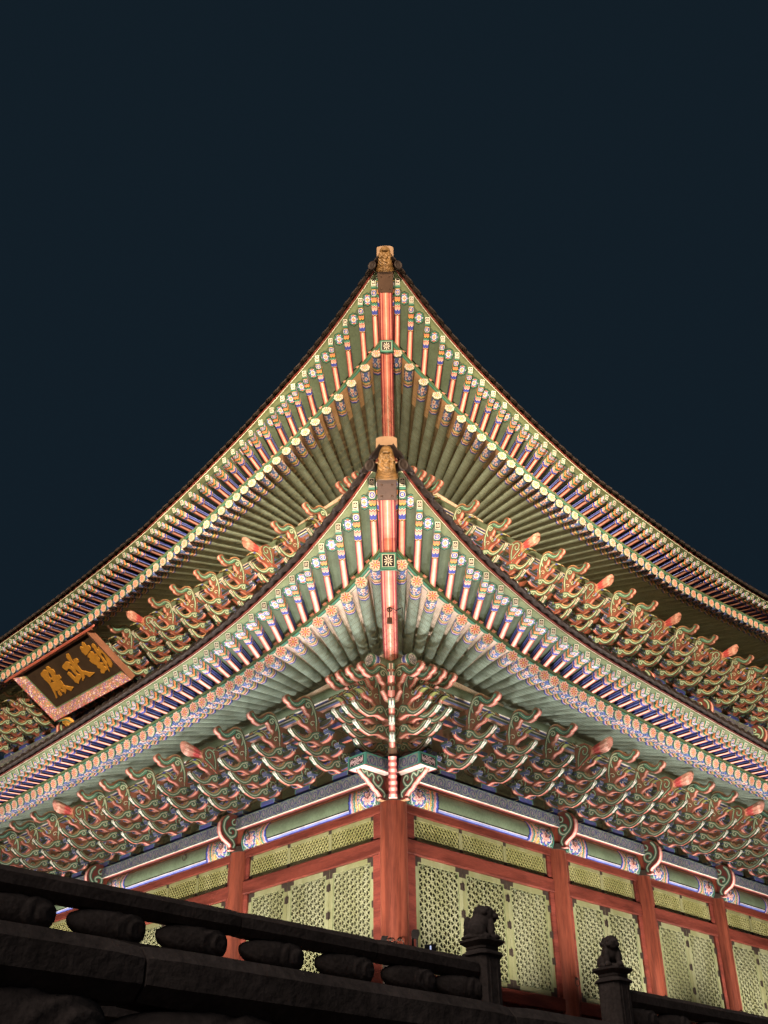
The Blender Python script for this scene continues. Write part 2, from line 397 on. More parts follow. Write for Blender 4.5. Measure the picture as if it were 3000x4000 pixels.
REST_R, REST_F = MB(), MB()
ME_R, ME_F = RAF.mesh('rafter', M_paint), FLY.mesh('flying_rafter', M_paint)
ROOFTOP = {}
def build_eave(E, alist, amax, nown, upper):
    o0 = E['corner']
    for s in 'LR':
        soff = MB(); edge = MB(); lip = MB(); tiles = MB(); blk = MB()
        fine = [-o0+i*.15 for i in range(int((amax[s]+o0)/.15)+1)]
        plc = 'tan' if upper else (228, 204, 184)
        # plaster/boards between the round rafters
        Tp = [T_pt(E, s, a) for a in fine]; Ip = [I_pt(E, s, a) for a in fine]
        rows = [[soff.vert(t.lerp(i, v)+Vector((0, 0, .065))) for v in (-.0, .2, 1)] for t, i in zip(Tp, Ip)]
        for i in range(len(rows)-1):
            for j in range(2): soff.fi((rows[i][j], rows[i+1][j], rows[i+1][j+1], rows[i][j+1]), plc if j == 0 or not upper else (92, 76, 56))  # upper boards: shade further in under the eave put into a darker brown
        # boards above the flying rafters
        Fp = [F_pt(E, s, a) for a in fine]
        nv = 8
        rows = [[soff.vert((t+Vector((0, 0, .335))).lerp(f+Vector((0, 0, .066)), v/nv)) for v in range(nv+1)] for t, f in zip(Tp, Fp)]
        for i in range(len(rows)-1):
            for j in range(nv):
                soff.fi((rows[i][j], rows[i+1][j], rows[i+1][j+1], rows[i][j+1]), K['pgreen'] if j == nv-1 else 'soff')
        Nt = normals(Tp, s); Nf = normals(Fp, s)
        sweep(edge, Tp, [(-.08, .09, 'teal'), (.03, .088, 'teal'), (.034, .115, 'black'), (.036, .128, 'green'), (.05, .178, (104, 92, 52)), (-.06, .182, 'green')], Nt)
        sweep(blk, Tp, [(-.012, .178, 'green'), (-.03, .34, 'green')], Nt)
        sweep(lip, Fp, [(-.10, .058, 'pgreen'), (.02, .064, 'pgreen'), (.024, .088, 'white'), (.03, .096, 'black'), (.034, .112, (128, 48, 32)), (.052, .118, (100, 38, 28)), (.056, .15, (84, 32, 24)), (-.05, .16, 'dred')], Nf)  # red board darkens upwards, shade below the tiles put into its colour
        # lotus on the blocking boards, medallions on the boards between the outer rafters
        mids = [(alist[i]+alist[i+1])/2 for i in range(len(alist)-1)]
        for i, a in enumerate(mids):
            if a > amax[s]: break
            t = T_pt(E, s, a); n = plan_dir(E, s, a); x = Vector((n.y, -n.x, 0))
            if i < 22:
                c = t+Vector((0, 0, .255))+n*.0
                hz = Vector((0, 0, 1))-n*.15
                for k, (ang, ln) in enumerate(((90, .075), (50, .06), (130, .06), (10, .07), (170, .07), (-40, .05), (-140, .05), (-90, .055))):
                    ca, sa = math.cos(math.radians(ang)), math.sin(math.radians(ang))
                    def q(u, v): return c+n*.004+x*(u*ca-v*sa)+hz*(u*sa+v*ca)
                    blk.face([q(.006, 0), q(ln*.5, ln*.2), q(ln, 0), q(ln*.5, -ln*.2)], (226, 180, 150))
                    blk.face([q(.012, 0)+n*.002, q(ln*.5, ln*.11)+n*.002, q(ln*.85, 0)+n*.002, q(ln*.5, -ln*.11)+n*.002], (196, 50, 44))
            f = F_pt(E, s, a); 
            gap = (F_pt(E, s, a+.1)-F_pt(E, s, a-.1)).length*5*abs(alist[i+1]-alist[i])
            if i < 16 and gap > .36:
                B = t+Vector((0, 0, .335)); Fz = f+Vector((0, 0, .066)); d = (Fz-B); L = d.length; d = d/L
                c = B+d*(L-.30); up = d.cross(x); up = up if up.z < 0 else -up
                soff.disc(lambda u, v: c+d*(v*.172)+x*(u*.135)+up*.006, medallion, 10, 36, lambda th: .95+.05*math.cos(8*th))
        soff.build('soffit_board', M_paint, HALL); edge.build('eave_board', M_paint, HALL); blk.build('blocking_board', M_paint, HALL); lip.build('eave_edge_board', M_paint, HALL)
        # rafters
        for i, a in enumerate(alist):
            if a > amax[s]: break
            t = T_pt(E, s, a); M = axis_matrix(t, I_pt(E, s, a))@Matrix.Rotation(random.uniform(-PI, PI), 4, 'Y')
            f = F_pt(E, s, a); b_ = t+Vector((0, 0, .255)); M2 = axis_matrix(f, b_)@Matrix.Diagonal((1, ((f-b_).length+.05)/FL_L, 1, 1))
            if i < nown: put('rafter', ME_R, HALL, M); put('flying_rafter', ME_F, HALL, M2)
            else: REST_R.add(RAF, M); REST_F.add(FLY, M2)
        if not upper or True:                       # first flying rafter along the hip
            t = T_pt(E, s, -o0+.16); f = F_pt(E, s, -o0+.2)
            b_ = t+Vector((0, 0, .255)); put('flying_rafter', ME_F, HALL, axis_matrix(f, b_)@Matrix.Diagonal((1, ((f-b_).length+.05)/FL_L, 1, 1)))
        # tiles along the edge
        build_tiles(E, s, fine, Fp, Nf, tiles, upper)
        tiles.build('roof_tiles', M_tile, HALL)
def build_tiles(E, s, fine, Fp, Nf, m, upper):
    n_ = N[s]; t_ = U[s]
    pa = [p.dot(t_) for p in Fp]; po = [p.dot(n_) for p in Fp]; pz = [p.z for p in Fp]
    sp = .285; a = pa[0]+.12; oi = E['inner']
    ztop = 14.1 if not upper else 21.5; zb = min(pz)
    def roofz(a_, o, oe, ze):
        t = (oe-o)/(oe-oi); return ze+(ztop-zb)*(t*.8+.2*t*t)*(1-(ze-zb)/(ztop-zb)*.75 if t > 0 else 1)
    while a < pa[-1]-.2:
        oe = float(np.interp(a, pa, po)); ze = float(np.interp(a, pa, pz))+.20
        da = float(np.interp(a+.14, pa, po))-oe; dz = float(np.interp(a+.14, pa, pz))-(ze-.20)
        nn = (n_-t_*da/.14*.55).normalized()
        oh = .11 if upper else .14; S = P(s, a, oe+oh, ze-.05); sl = (-n_+Vector((0, 0, .42))).normalized(); vm = max(.12, min(1.1, oe+oh+a-.06)); z = Vector((0, 0, 1)); tv = (t_*.1425+n_*da+z*dz)
        G = (62, 50, 44)
        # pan tile with its turned down front lip
        R0 = []
        for v in (0, vm*.5, vm):
            R0.append([m.vert(S+tv*u+sl*v+z*(.055*u*u-.03)) for u in (-1, -.6, -.2, .2, .6, 1)])
        for j in range(2):
            for k in range(5): m.fi((R0[j][k], R0[j+1][k], R0[j+1][k+1], R0[j][k+1]), G)
        us = (-1, -.75, -.5, -.25, 0, .25, .5, .75, 1)
        A = [m.vert(S+tv*u*.98+nn*.045+z*(.055*u*u-.02)) for u in us]
        Bq = [m.vert(S+tv*u*.94+nn*(.07+.06*(1-u*u))-z*(.01+.085*(1-u*u)**.7)) for u in us]
        Cq = [m.vert(S+tv*u*.94+nn*(.048+.06*(1-u*u))-z*(.015+.085*(1-u*u)**.7)) for u in us]
        Dq = [m.vert(S+tv*u*.98+nn*.0+z*(.055*u*u-.04)) for u in us]
        for k in range(8):
            m.fi((A[k], A[k+1], Bq[k+1], Bq[k]), G); m.fi((Bq[k], Bq[k+1], Cq[k+1], Cq[k]), G); m.fi((Cq[k], Cq[k+1], Dq[k+1], Dq[k]), G); m.fi((Dq[k], Dq[k+1], A[k+1], A[k]), G)
        # roll tile and its round end
        S2 = S+tv+z*.055
        ang = [PI*k/8-.15 for k in range(9)]
        prev = None
        o = oe+oh; steps = 7; top = max(oi, -a-.15); xx = t_
        for j in range(steps+1):
            oo = o+(top-o)*j/steps if top < o else o
            p = P(s, a+.1425, oo, roofz(a, oo, oe+oh, ze-.05)+.055) if j else S2
            ring = [m.vert(p+xx*.08*math.cos(g)+z*.08*math.sin(g)) for g in ang]
            if prev:
                for k in range(8): m.fi((prev[k], prev[k+1], ring[k+1], ring[k]), G)
            prev = ring
        ax = (nn+z*.42).normalized(); xv = tv.normalized(); yv = ax.cross(xv)
        c0 = S2+ax*.01
        ri = []
        for rad, dd in ((.098, -.03), (.098, .012), (.082, .012), (.076, .002), (.04, .006), (.0, .012)):
            ri.append([m.vert(c0+ax*dd+xv*rad*math.cos(2*PI*k/14)+yv*rad*math.sin(2*PI*k/14)) for k in range(14)])
        m.fi(ri[0], G)
        for q in range(5):
            for k in range(14): m.fi((ri[q][k], ri[q][(k+1) % 14], ri[q+1][(k+1) % 14], ri[q+1][k]), G)
        a += sp
    # roof bed under the tiles
    rows = []
    for i in range(0, len(pa), 3):
        top = max(oi, -pa[i]); r_ = []
        for j in range(6):
            oo = po[i]+(top-po[i])*j/5 if top < po[i] else po[i]
            r_.append(m.vert(P(s, pa[i], oo, roofz(pa[i], oo, po[i], pz[i]+.17))))
        rows.append(r_)
    for i in range(len(rows)-1):
        for j in range(5): m.fi((rows[i][j], rows[i+1][j], rows[i+1][j+1], rows[i][j+1]), (60, 50, 44))
build_eave(C_LO, LO_A, {'L': 17.0, 'R': 15.6}, 25, False)
build_eave(C_UP, UP_A, {'L': 21.5, 'R': 21.0}, 25, True)
for o, lb in ((REST_R.build('rafter', M_paint, HALL), 0), (REST_F.build('flying_rafter', M_paint, HALL), 0)): o['kind'] = 'stuff'

# ------------------------------------------------------------------ hip rafters, copper plates, dragon heads, ridge ends
def beam_diag(secs, hw, ht, name, endface=None):
    """secs [(q, z_bottom)] along the diagonal; stripes along the underside"""
    m = MB(); nu = 40
    rows = []
    for (q, z) in secs: rows.append([m.vert((u*hw, -q*2*H, z)) for u in np.linspace(-1, 1, nu+1)])
    tops = [[m.vert((u*hw, -q*2*H, z+ht)) for u in (-1, 1)] for (q, z) in secs]
    for i in range(len(secs)-1):
        for k in range(nu): m.fi((rows[i][k], rows[i][k+1], rows[i+1][k+1], rows[i+1][k]), stripe_col(-1+2*(k+.5)/nu))
        for k, e in ((0, 0), (nu, 1)): m.fi((rows[i][k], rows[i+1][k], tops[i+1][e], tops[i][e]), 'salmon')
        m.fi((tops[i][0], tops[i][1], tops[i+1][1], tops[i+1][0]), 'dred')
    if endface:
        q, z = secs[-1]; y = -q*2*H
        def pos(u, v): return (u*hw*1.04, y-.012-.10*(1-v)/2*0, z-.02+(v+1)/2*(ht+.02)-(.03*(1-abs(u)) if v < -.9 else 0))
        m.grid(pos, chrys, 44, 52, -1, 1, -1, 1)
        m.box(-hw*1.04, hw*1.04, y-.011, y+.05, z-.018, z+ht, 'teal')
    return m.build(name, M_paint, HALL)
def bez(p0, p1, sag, n=10): return [(p0[0]+(p1[0]-p0[0])*i/n, p0[1]+(p1[1]-p0[1])*i/n-sag*4*(i/n)*(1-i/n)) for i in range(n+1)]
beam_diag(bez((.9, 11.32), (3.28, 11.60), .06), .15, .34, 'hip_rafter', True)
beam_diag(bez((3.0, 11.96), (4.17, 12.74), .03), .155, .34, 'hip_rafter')
beam_diag(bez((-1.2, 17.40), (1.87, 18.53), .08), .15, .34, 'hip_rafter', True)
beam_diag(bez((1.6, 18.86), (2.78, 19.88), .03), .155, .34, 'hip_rafter')
def copper(qa, za, qb, zb):
    a = Vector((0, -qa*2*H, za)); b = Vector((0, -qb*2*H, zb)); d = (b-a).normalized(); n = d.cross(Vector((1, 0, 0))); n = n if n.z < 0 else -n
    y = d; x = Vector((1, 0, 0)); z = -n; c = a
    M = Matrix(((x.x, y.x, z.x, c.x), (x.y, y.y, z.y, c.y), (x.z, y.z, z.z, c.z), (0, 0, 0, 1)))
    L = (b-a).length; m = MB()
    m.box(-.172, .172, 0, L+.06, -.018, .0, 'tan'); m.box(-.176, -.166, 0, L+.06, -.018, .30, 'tan'); m.box(.166, .176, 0, L+.06, -.018, .30, 'tan')
    p = bevel(m.build('copper_plate', M_copper, HALL, M), .006)
    for ix in (-.095, .095):
        for iy in (.09, L-.10):
            q = MB(); q.disc(lambda u, v: (ix+u*.022, iy+v*.022, -.019-.014*math.sqrt(max(0, 1-u*u-v*v))), lambda r, t: 'iron', 3, 10)
            put('nail', q.mesh('nail', M_copper, True), p)
copper(3.88, 12.535, 4.15, 12.715); copper(2.46, 19.585, 2.74, 19.845)
def dragon(q, z, tilt, L):
    """fired clay dragon cap slipped over the hip end: throat ridges at the root, muzzle and nose towards the tip"""
    m = MB(); nu, nv = 72, 90
    ks = [0, .03, .10, .17, .26, .40, .58, .74, .86, .94, .985, 1.0]
    wx = [.225, .232, .225, .205, .19, .182, .168, .148, .125, .092, .05, .0]
    hy = [.17, .18, .185, .175, .18, .19, .18, .165, .14, .105, .055, .0]
    def pos(u, v):
        a = np.interp(v, ks, wx)*.88; b = np.interp(v, ks, hy)*.88
        cx, cy = math.cos(u), math.sin(u); e = .72
        x = a*math.copysign(abs(cx)**e, cx); y = b*math.copysign(abs(cy)**e, cy)
        d = 0
        low = max(0, -math.sin(u))                 # underside faces the viewer
        if .03 < v < .28: d += .016*math.sin((v+.012*abs(cx)*6)*2*PI/.047)*(.4+.6*low)
        if .28 <= v < .8:
            d += .02*math.sin(cx*9+math.sin(v*16)*2.4)*low*math.sin((v-.28)/.52*PI)+.012*math.sin(v*50+cx*12)*low
            d -= .03*low*math.exp(-((abs(cx)-.30-.25*(v-.3))/.10)**2)
        nose = math.exp(-((v-.86)/.045)**2-(cx/.42)**2)*low; d += .06*nose
        d -= .035*math.exp(-((v-.785)/.022)**2)*low*(1 if abs(cx) < .6 else .3)
        for sx in (-1, 1): d += .03*math.exp(-((v-.62)/.05)**2-((cx-sx*.72)/.2)**2)
        n = Vector((cx, cy, 0)).normalized()
        return (x+n.x*d, v*L, y+n.y*d-.02*v*v)
    m.grid(pos, lambda u, v: 'tan', nu, nv, 0, 2*PI, 0, 1)
    ct, st = math.cos(tilt), math.sin(tilt)
    M = Matrix(((1, 0, 0, 0), (0, -ct, st, -q*2*H), (0, st, ct, z), (0, 0, 0, 1)))
    return m.build('dragon_head', M_clay, HALL, M, True)
dragon(4.12, 12.76, math.radians(47), .60); dragon(2.72, 19.89, math.radians(42), .56)
def ridge_end(q, z0, z1, up):
    m = MB(); hw = .20; y = -q*2*H
    prof = [(-hw, z0), (hw, z0), (hw*.98, z1-.05), (hw*.6, z1-.01), (0, z1), (-hw*.6, z1-.01), (-hw*.98, z1-.05)]
    dz = 1.2 if not up else 1.7
    n = len(prof); A = [m.vert((x, y, z)) for x, z in prof]; B = [m.vert((x*.9, y+3.2, z+dz)) for x, z in prof]
    m.fi(A, 'cream'); m.fi(B[::-1], 'cream')
    for i in range(n): j = (i+1) % n; m.fi((A[i], B[i], B[j], A[j]), 'cream')
    bevel(m.build('hip_ridge', M_plaster, HALL), .015)
    for sx in (-1, 1):                              # round tile ends beside the ridge
        t = MB(); ax = Vector((sx*.55, -.75, -.22)).normalized(); xv = ax.cross(Vector((0, 0, 1))).normalized(); yv = xv.cross(ax)
        c = Vector((sx*.30, y-.30, z0-.02))
        ri = [[t.vert(c+ax*d+xv*r*math.cos(2*PI*k/18)+yv*r*math.sin(2*PI*k/18)) for k in range(18)] for r, d in ((.075, -.5), (.085, -.03), (.105, -.03), (.108, .0), (.1, .02), (.086, .02), (.08, .008), (.04, .012), (.0, .02))]
        for q_ in range(8):
            for k in range(18): t.fi((ri[q_][k], ri[q_][(k+1) % 18], ri[q_+1][(k+1) % 18], ri[q_+1][k]), 'iron')
        t.build('roll_tile', M_tile, HALL, None, True)
ridge_end(4.04, 12.95, 13.80, False); ridge_end(2.58, 20.0, 20.93, True)

# ------------------------------------------------------------------ bracket sets
TONG = [(1.07,.272),(1.01,.247),(.949,.194),(.876,.14),(.786,.113),(.699,.115),(.613,.147),(.55,.202),(.521,.267),(.491,.31),(.414,.335),(.336,.331),(.265,.275),(.182,.204),(.145,.159),(.219,.089),(.321,.102),(.401,.123),(.499,.106),(.632,.06),(.744,.079),(.854,.11),(.933,.152),(1.005,.19),(1.067,.225)]
TSTROKE = [(1.03,.236),(.93,.158),(.80,.10),(.665,.092),(.548,.16),(.475,.255),(.40,.295),(.34,.275),(.335,.222),(.39,.199),(.425,.228),(.39,.25)]
TSTROKE2 = [(.401,.307),(.313,.319),(.24,.245),(.189,.149)]
TSPIR2 = [(.178,.151),(.227,.212),(.22,.286),(.155,.327),(.098,.313),(.095,.26),(.15,.239),(.163,.272)]
HOOK = [(1.772,.9),(1.741,.957),(1.652,1.036),(1.538,1.082),(1.429,1.079),(1.335,1.04),(1.28,.99),(1.186,1.041),(1.101,1.072),(.988,1.046),(.953,.817),(1.001,.787),(1.078,.786),(1.159,.839),(1.227,.876),(1.326,.887),(1.404,.913),(1.441,.967),(1.531,1.007),(1.617,1.0),(1.699,.959)]
HSTROKE = [(1.74,.941),(1.65,1.013),(1.535,1.045),(1.437,1.026),(1.36,.966),(1.27,.95),(1.241,1.0),(1.27,1.03),(1.30,1.0)]
HSPIR = [(.985,.84),(1.01,.95),(1.04,1.02),(1.11,1.02),(1.15,.98),(1.13,.94),(1.09,.945),(1.09,.975)]
NOSE = [(1.86,1.367),(1.838,1.425),(1.791,1.459),(1.742,1.436),(1.693,1.376),(1.605,1.357),(1.521,1.389),(1.472,1.454),(1.401,1.519),(1.272,1.564),(1.159,1.529),(1.06,1.406),(.999,1.246),(.966,1.107),(.953,.817),(1.082,.831),(1.155,.931),(1.215,.988),(1.159,1.112),(1.185,1.161),(1.252,1.18),(1.304,1.277),(1.361,1.308),(1.443,1.24),(1.547,1.189),(1.634,1.199),(1.701,1.218),(1.738,1.272),(1.793,1.285),(1.839,1.318)]
NTEAL = [(1.79,1.40),(1.74,1.394),(1.70,1.33),(1.61,1.30),(1.52,1.328),(1.454,1.395),(1.385,1.468),(1.30,1.49),(1.33,1.40),(1.42,1.315),(1.511,1.245),(1.607,1.235),(1.695,1.262),(1.743,1.315),(1.79,1.34)]
NLINE = [(1.74,1.36),(1.69,1.31),(1.60,1.27),(1.52,1.29),(1.44,1.36),(1.37,1.44),(1.26,1.49),(1.164,1.465),(1.10,1.37),(1.035,1.22),(.985,1.05)]
NSPIR = [(1.132,1.15),(1.10,1.28),(1.15,1.38),(1.23,1.41),(1.295,1.36),(1.28,1.31),(1.22,1.31),(1.205,1.35),(1.24,1.365)]
PK = [(176, 62, 54), (206, 96, 80), (226, 138, 120), (242, 196, 180), (226, 138, 120), (206, 96, 80), (176, 62, 54)]
TP = ['teal', 'white', 'white', 'navy', 'white', 'white', 'teal']
TB = .062
def bothsides(m, layers, t):
    for path, cols in layers:
        sp_ = smoothpath(path, 4)
        for sg in (-1, 1):
            for i, (wd, c) in enumerate(cols): m.stroke(sp_, wd, sg*(t+.0016*(i+1)), c)
GR = (92, 140, 110); PL = (220, 226, 196)
def arm_mb(k, ys=1.0, t=TB):
    m = MB(); dx, dz = k*.305, k*.235
    sh = lambda L: [((a+dx)*ys, b+dz) for a, b in L]
    poly = sh(TONG)
    def edge(i):
        if i in (22, 23, 24): return TP
        if 14 <= i < 22: return PK
        return 'tan' if 2 <= i <= 8 else 'ochre'
    m.prism(poly, -t, t, 'redbr', edge)
    r0, r1 = -.12, (.30+dx)*ys
    rb = [(r0, .08+dz), (r1, .10+dz), (r1, .325+dz), (r0, .335+dz)]
    m.prism(rb, -t+.004, t-.004, (138, 66, 48), [(160, 76, 58), (120, 54, 44)])
    for j in range(1, 3) if k else ():
        x = dx*j/3*ys
        bothsides(m, [([(x+.1, .11+dz), (x+.14, .19+dz), (x+.10, .27+dz), (x+.03, .28+dz), (x+.02, .21+dz), (x+.07, .2+dz)], [(.06, 'dgreen'), (.045, GR), (.014, PL)])], t-.004)
    bothsides(m, [(sh([(1.02,.25),(.94,.20),(.87,.155),(.786,.132),(.699,.135),(.625,.165),(.565,.22),(.535,.28)]), [(.05, 'ochre')]),
        (sh(TSTROKE), [(.09, 'dgreen'), (.066, GR), (.017, PL)]), (sh(TSTROKE2), [(.08, 'dgreen'), (.06, GR), (.016, PL)]), (sh(TSPIR2), [(.062, 'dgreen'), (.048, GR), (.015, PL)])], t)
    # painted plate on the cut tip
    a, b = Vector((0, poly[22][0], poly[22][1])), Vector((0, poly[0][0], poly[0][1]))
    d = (b-a).normalized(); nrm = Vector((0, d.z, -d.y)); L = (b-a).length
    def q(x, y, h): p = a+d*y+nrm*h; return (x, p.y, p.z)
    for inset, h, c in ((0, .006, 'teal'), (.010, .008, 'white'), (.024, .010, (30, 34, 52)), (.030, .012, 'white')):
        x = t+.004-inset; m.face([q(-x, -.02+inset, h), (q(0, -.05+inset, h)), q(x, -.02+inset, h), q(x, L-.02-inset, h), q(0, L+.012-inset, h), q(-x, L-.02-inset, h)], c)
    for j in range(4):
        y = L*(.12+.2*j)
        m.face([q(-.016, y, .0135), q(0, y+.03, .0135), q(.016, y, .0135), q(0, y+.012, .0135)], (34, 38, 56))
    return m
def hook_mb(t=TB):
    m = MB()
    m.prism(HOOK, -t+.002, t-.002, 'redbr', lambda i: [(104, 120, 60), (150, 150, 70), (104, 120, 60)] if i in (17, 18, 19, 20) else (PK if 10 <= i < 17 else 'ochre'))
    m.prism([(-.12, .8), (.97, .8), (.97, 1.02), (-.12, 1.02)], -t+.006, t-.006, (138, 66, 48), (120, 54, 44))
    bothsides(m, [([(1.72,.955),(1.65,1.03),(1.538,1.062),(1.43,1.06),(1.34,1.02)], [(.03, 'ochre')]), (HSTROKE, [(.06, 'dgreen'), (.042, (120, 130, 60)), (.012, PL)]), (HSPIR, [(.056, 'dgreen'), (.042, GR), (.014, PL)])], t-.002)
    for sg in (-1, 1):
        x = sg*(t+.006)
        m.face([(x, 1.66, .985), (x, 1.60, 1.05), (x, 1.54, 1.05), (x, 1.57, 1.01)], 'blue')
        m.face([(x, 1.36, .93), (x, 1.40, 1.0), (x, 1.35, 1.0), (x, 1.31, .93)], 'lblue')
    return m
def nose_mb(t=.062):
    m = MB(); PK = [(190, 84, 72), (230, 156, 138), (240, 204, 188), (230, 156, 138), (190, 84, 72)]
    m.prism(NOSE, -t, t, (120, 84, 56), lambda i: PK if i >= 15 or i <= 1 else 'tan')
    m.prism([(-.12, 1.03), (1.0, 1.03), (1.03, 1.30), (-.12, 1.30)], -t+.012, t-.012, (138, 66, 48), (120, 54, 44))
    for sg in (-1, 1):
        x = sg*(t+.002)
        m.face([(x, a, b) for a, b in [(1.84,1.375),(1.82,1.415),(1.785,1.43),(1.752,1.415),(1.705,1.355),(1.605,1.336),(1.515,1.365),(1.455,1.44),(1.39,1.50),(1.272,1.538),(1.17,1.505),(1.08,1.39),(1.02,1.24),(.985,1.10),(.975,.85),(1.07,.86),(1.13,.94),(1.19,.99),(1.135,1.112),(1.17,1.18),(1.245,1.20),(1.29,1.295),(1.361,1.332),(1.45,1.265),(1.55,1.212),(1.634,1.22),(1.695,1.238),(1.73,1.293),(1.79,1.305),(1.83,1.335)]], 'redbr')
        m.face([(x+sg*.001, a, b) for a, b in [(1.825,1.38),(1.785,1.41),(1.75,1.395),(1.70,1.34),(1.605,1.318),(1.515,1.345),(1.44,1.42),(1.38,1.482),(1.29,1.515),(1.29,1.45),(1.32,1.37),(1.361,1.345),(1.45,1.277),(1.55,1.222),(1.634,1.23),(1.69,1.248),(1.727,1.302),(1.79,1.318)]], 'dgreen')
        m.face([(x+sg*.0022, a, b) for a, b in NTEAL], 'teal')
    bothsides(m, [([(1.50,1.42),(1.39,1.515),(1.272,1.545),(1.17,1.515)], [(.022, 'ochre')])], t+.001)
    bothsides(m, [(NLINE, [(.012, (70,130,108)), (.009, (214, 224, 196))]), ([(1.30,1.47),(1.2,1.465),(1.13,1.40),(1.06,1.26),(1.01,1.10),(1.0,.92)], [(.076, 'dgreen'), (.058, GR), (.017, PL)]), (NSPIR, [(.076, 'dgreen'), (.058, GR), (.017, PL)])], t+.003)
    return m
def clam_mb():
    m = MB()
    body = [(.95,.85),(1.02,.88),(1.12,.95),(1.24,1.0),(1.36,1.06),(1.42,1.18),(1.38,1.32),(1.26,1.42),(1.10,1.42),(.95,1.36)]
    m.prism(body, -.10, .10, 'redbr', lambda i: PK if i < 4 else 'ochre')
    bothsides(m, [([(1.02,.9),(1.04,1.1),(1.12,1.3),(1.25,1.34),(1.33,1.25),(1.28,1.15),(1.2,1.16),(1.19,1.23),(1.23,1.25)], [(.06, 'dgreen'), (.042, GR), (.01, PL)]),
        ([(1.05,.92),(1.15,1.0),(1.25,1.06),(1.34,1.12)], [(.055, 'dgreen'), (.04, GR), (.01, PL)]), ([(1.0,1.38),(1.1,1.38),(1.14,1.33),(1.08,1.31)], [(.04, 'dgreen'), (.03, GR), (.008, PL)])], .10)
    ks = [0, .2, .5, .8, .95, 1]; hh = [.09, .125, .155, .175, .15, .01]; ww = [.08, .105, .125, .14, .12, .01]
    def pos(u, v):
        a, b = np.interp(v, ks, ww), np.interp(v, ks, hh); rib = .86*(1+.06*math.cos(9*u)*min(1, v*3))
        o = 1.34+.60*v; zc = 1.20+.02*v+.06*v*v
        return (a*rib*math.cos(u), o+.05*math.sin(u)*v, zc+b*rib*math.sin(u))
    def col(u, v):
        v = v+.025*math.cos(9*u)
        for lim, c in ((.06, 'teal'), (.09, 'white'), (.22, (226, 130, 112)), (.30, (190, 40, 50)), (.50, (204, 50, 58)), (.56, (226, 104, 96)), (.8, (216, 144, 126)), (.92, (230, 176, 158)), (2, (210, 140, 122))):
            if v < lim: return c
    m.grid(pos, col, 72, 24, 0, 2*PI, 0, 1)
    return m
def cross_mb(L=.42, t=.05, blocks=True):
    """arm parallel to the wall, curved under both ends, small bearing blocks on top"""
    m = MB(); h = .13
    pr = [(-L, h), (-L, .085)]+[(-L+.22*(1-math.cos(a))*1.0, .085-.085*math.sin(a)) for a in [PI/2*i/6 for i in range(1, 7)]]
    pr = pr+[(-x, z) for x, z in pr[::-1]]
    fl = lambda x, p: (p[0], x, p[1])
    n = len(pr)
    m.prism(pr, -t, t, (40, 56, 48), lambda i: (['white', 'blue', 'blue', 'white'] if i in (0, n-2) else (PK if i != n-1 else 'ochre')), m=fl)
    for sg in (-1, 1):
        inn = [(x*.93, z*.78+.018) for x, z in pr]
        m.face([(x, sg*(t+.0015), z) for x, z in [(x*.975, z*.92+.006) for x, z in pr]], 'lblue')
        m.face([(x, sg*(t+.003), z) for x, z in [(x*.955, z*.86+.012) for x, z in pr]], 'blue')
        m.face([(x, sg*(t+.0045), z) for x, z in inn], (70, 88, 62))
        m.face([(x, sg*(t+.006), z) for x, z in [(x*.9, z*.62+.03) for x, z in pr]], (30, 42, 40))
    if blocks:
        for cx in (-L+.07, 0, L-.07):
            for (w0, w1, z0, z1, c) in ((.055, .085, h, h+.05, 'teal'), (.085, .085, h+.05, h+.105, 'dgreen')):
                a = [(cx+sx*w0, sy*(t+w0-.055+.012), z0) for sx, sy in ((-1, -1), (1, -1), (1, 1), (-1, 1))]
                b = [(cx+sx*w1, sy*(t+w1-.055+.012), z1) for sx, sy in ((-1, -1), (1, -1), (1, 1), (-1, 1))]
                m.face(a, 'white'); m.face(b, 'dgreen')
                for i in range(4):
                    j = (i+1) % 4; m.face([a[i], a[j], b[j], b[i]], (52, 70, 120) if z0 == h else 'dgreen')
            for sg in (-1, 1):
                y = sg*(t+.044)
                m.face([(cx-.07, y, h+.058), (cx+.07, y, h+.058), (cx+.07, y, h+.098), (cx-.07, y, h+.098)], 'white')
                m.face([(cx-.06, y+sg*.001, h+.064), (cx+.06, y+sg*.001, h+.064), (cx+.06, y+sg*.001, h+.092), (cx-.06, y+sg*.001, h+.092)], 'blue')
    return m
def judu_mb():
    m = MB(); w, w2 = .24, .17
    for (a_, b_, z0, z1, c) in ((w2, w, -.10, .0, 'blue'), (w, w, .0, .10, (40, 52, 130))):
        a = [(sx*a_, sy*a_+.02, z0) for sx, sy in ((-1, -1), (1, -1), (1, 1), (-1, 1))]; b = [(sx*b_, sy*b_+.02, z1) for sx, sy in ((-1, -1), (1, -1), (1, 1), (-1, 1))]
        m.face(a, 'white'); m.face(b, 'teal')
        for i in range(4): j = (i+1) % 4; m.face([a[i], a[j], b[j], b[i]], c)
    for sx in (-1, 1):
        m.face([(sx*w-.02, w+.023, 0), (sx*w+.0, w+.023, 0), (sx*w, w+.023, .1), (sx*w-.02, w+.023, .1)], 'teal')
        m.face([(sx*w+sx*.002, -w+.02, .0), (sx*w+sx*.002, w+.02, 0), (sx*w+sx*.002, w+.02, .015), (sx*w+sx*.002, -w+.02, .015)], 'white')
    m.face([(-w, w+.022, .085), (w, w+.022, .085), (w, w+.022, .1), (-w, w+.022, .1)], 'teal')
    return m
ME_ARM = [arm_mb(k).mesh('bracket_tongue', M_paint) for k in range(3)]
ME_HOOK, ME_NOSE, ME_CLAM = hook_mb().mesh('beak_arm', M_paint), nose_mb().mesh('cloud_nose', M_paint), clam_mb().mesh('clam_head', M_paint)
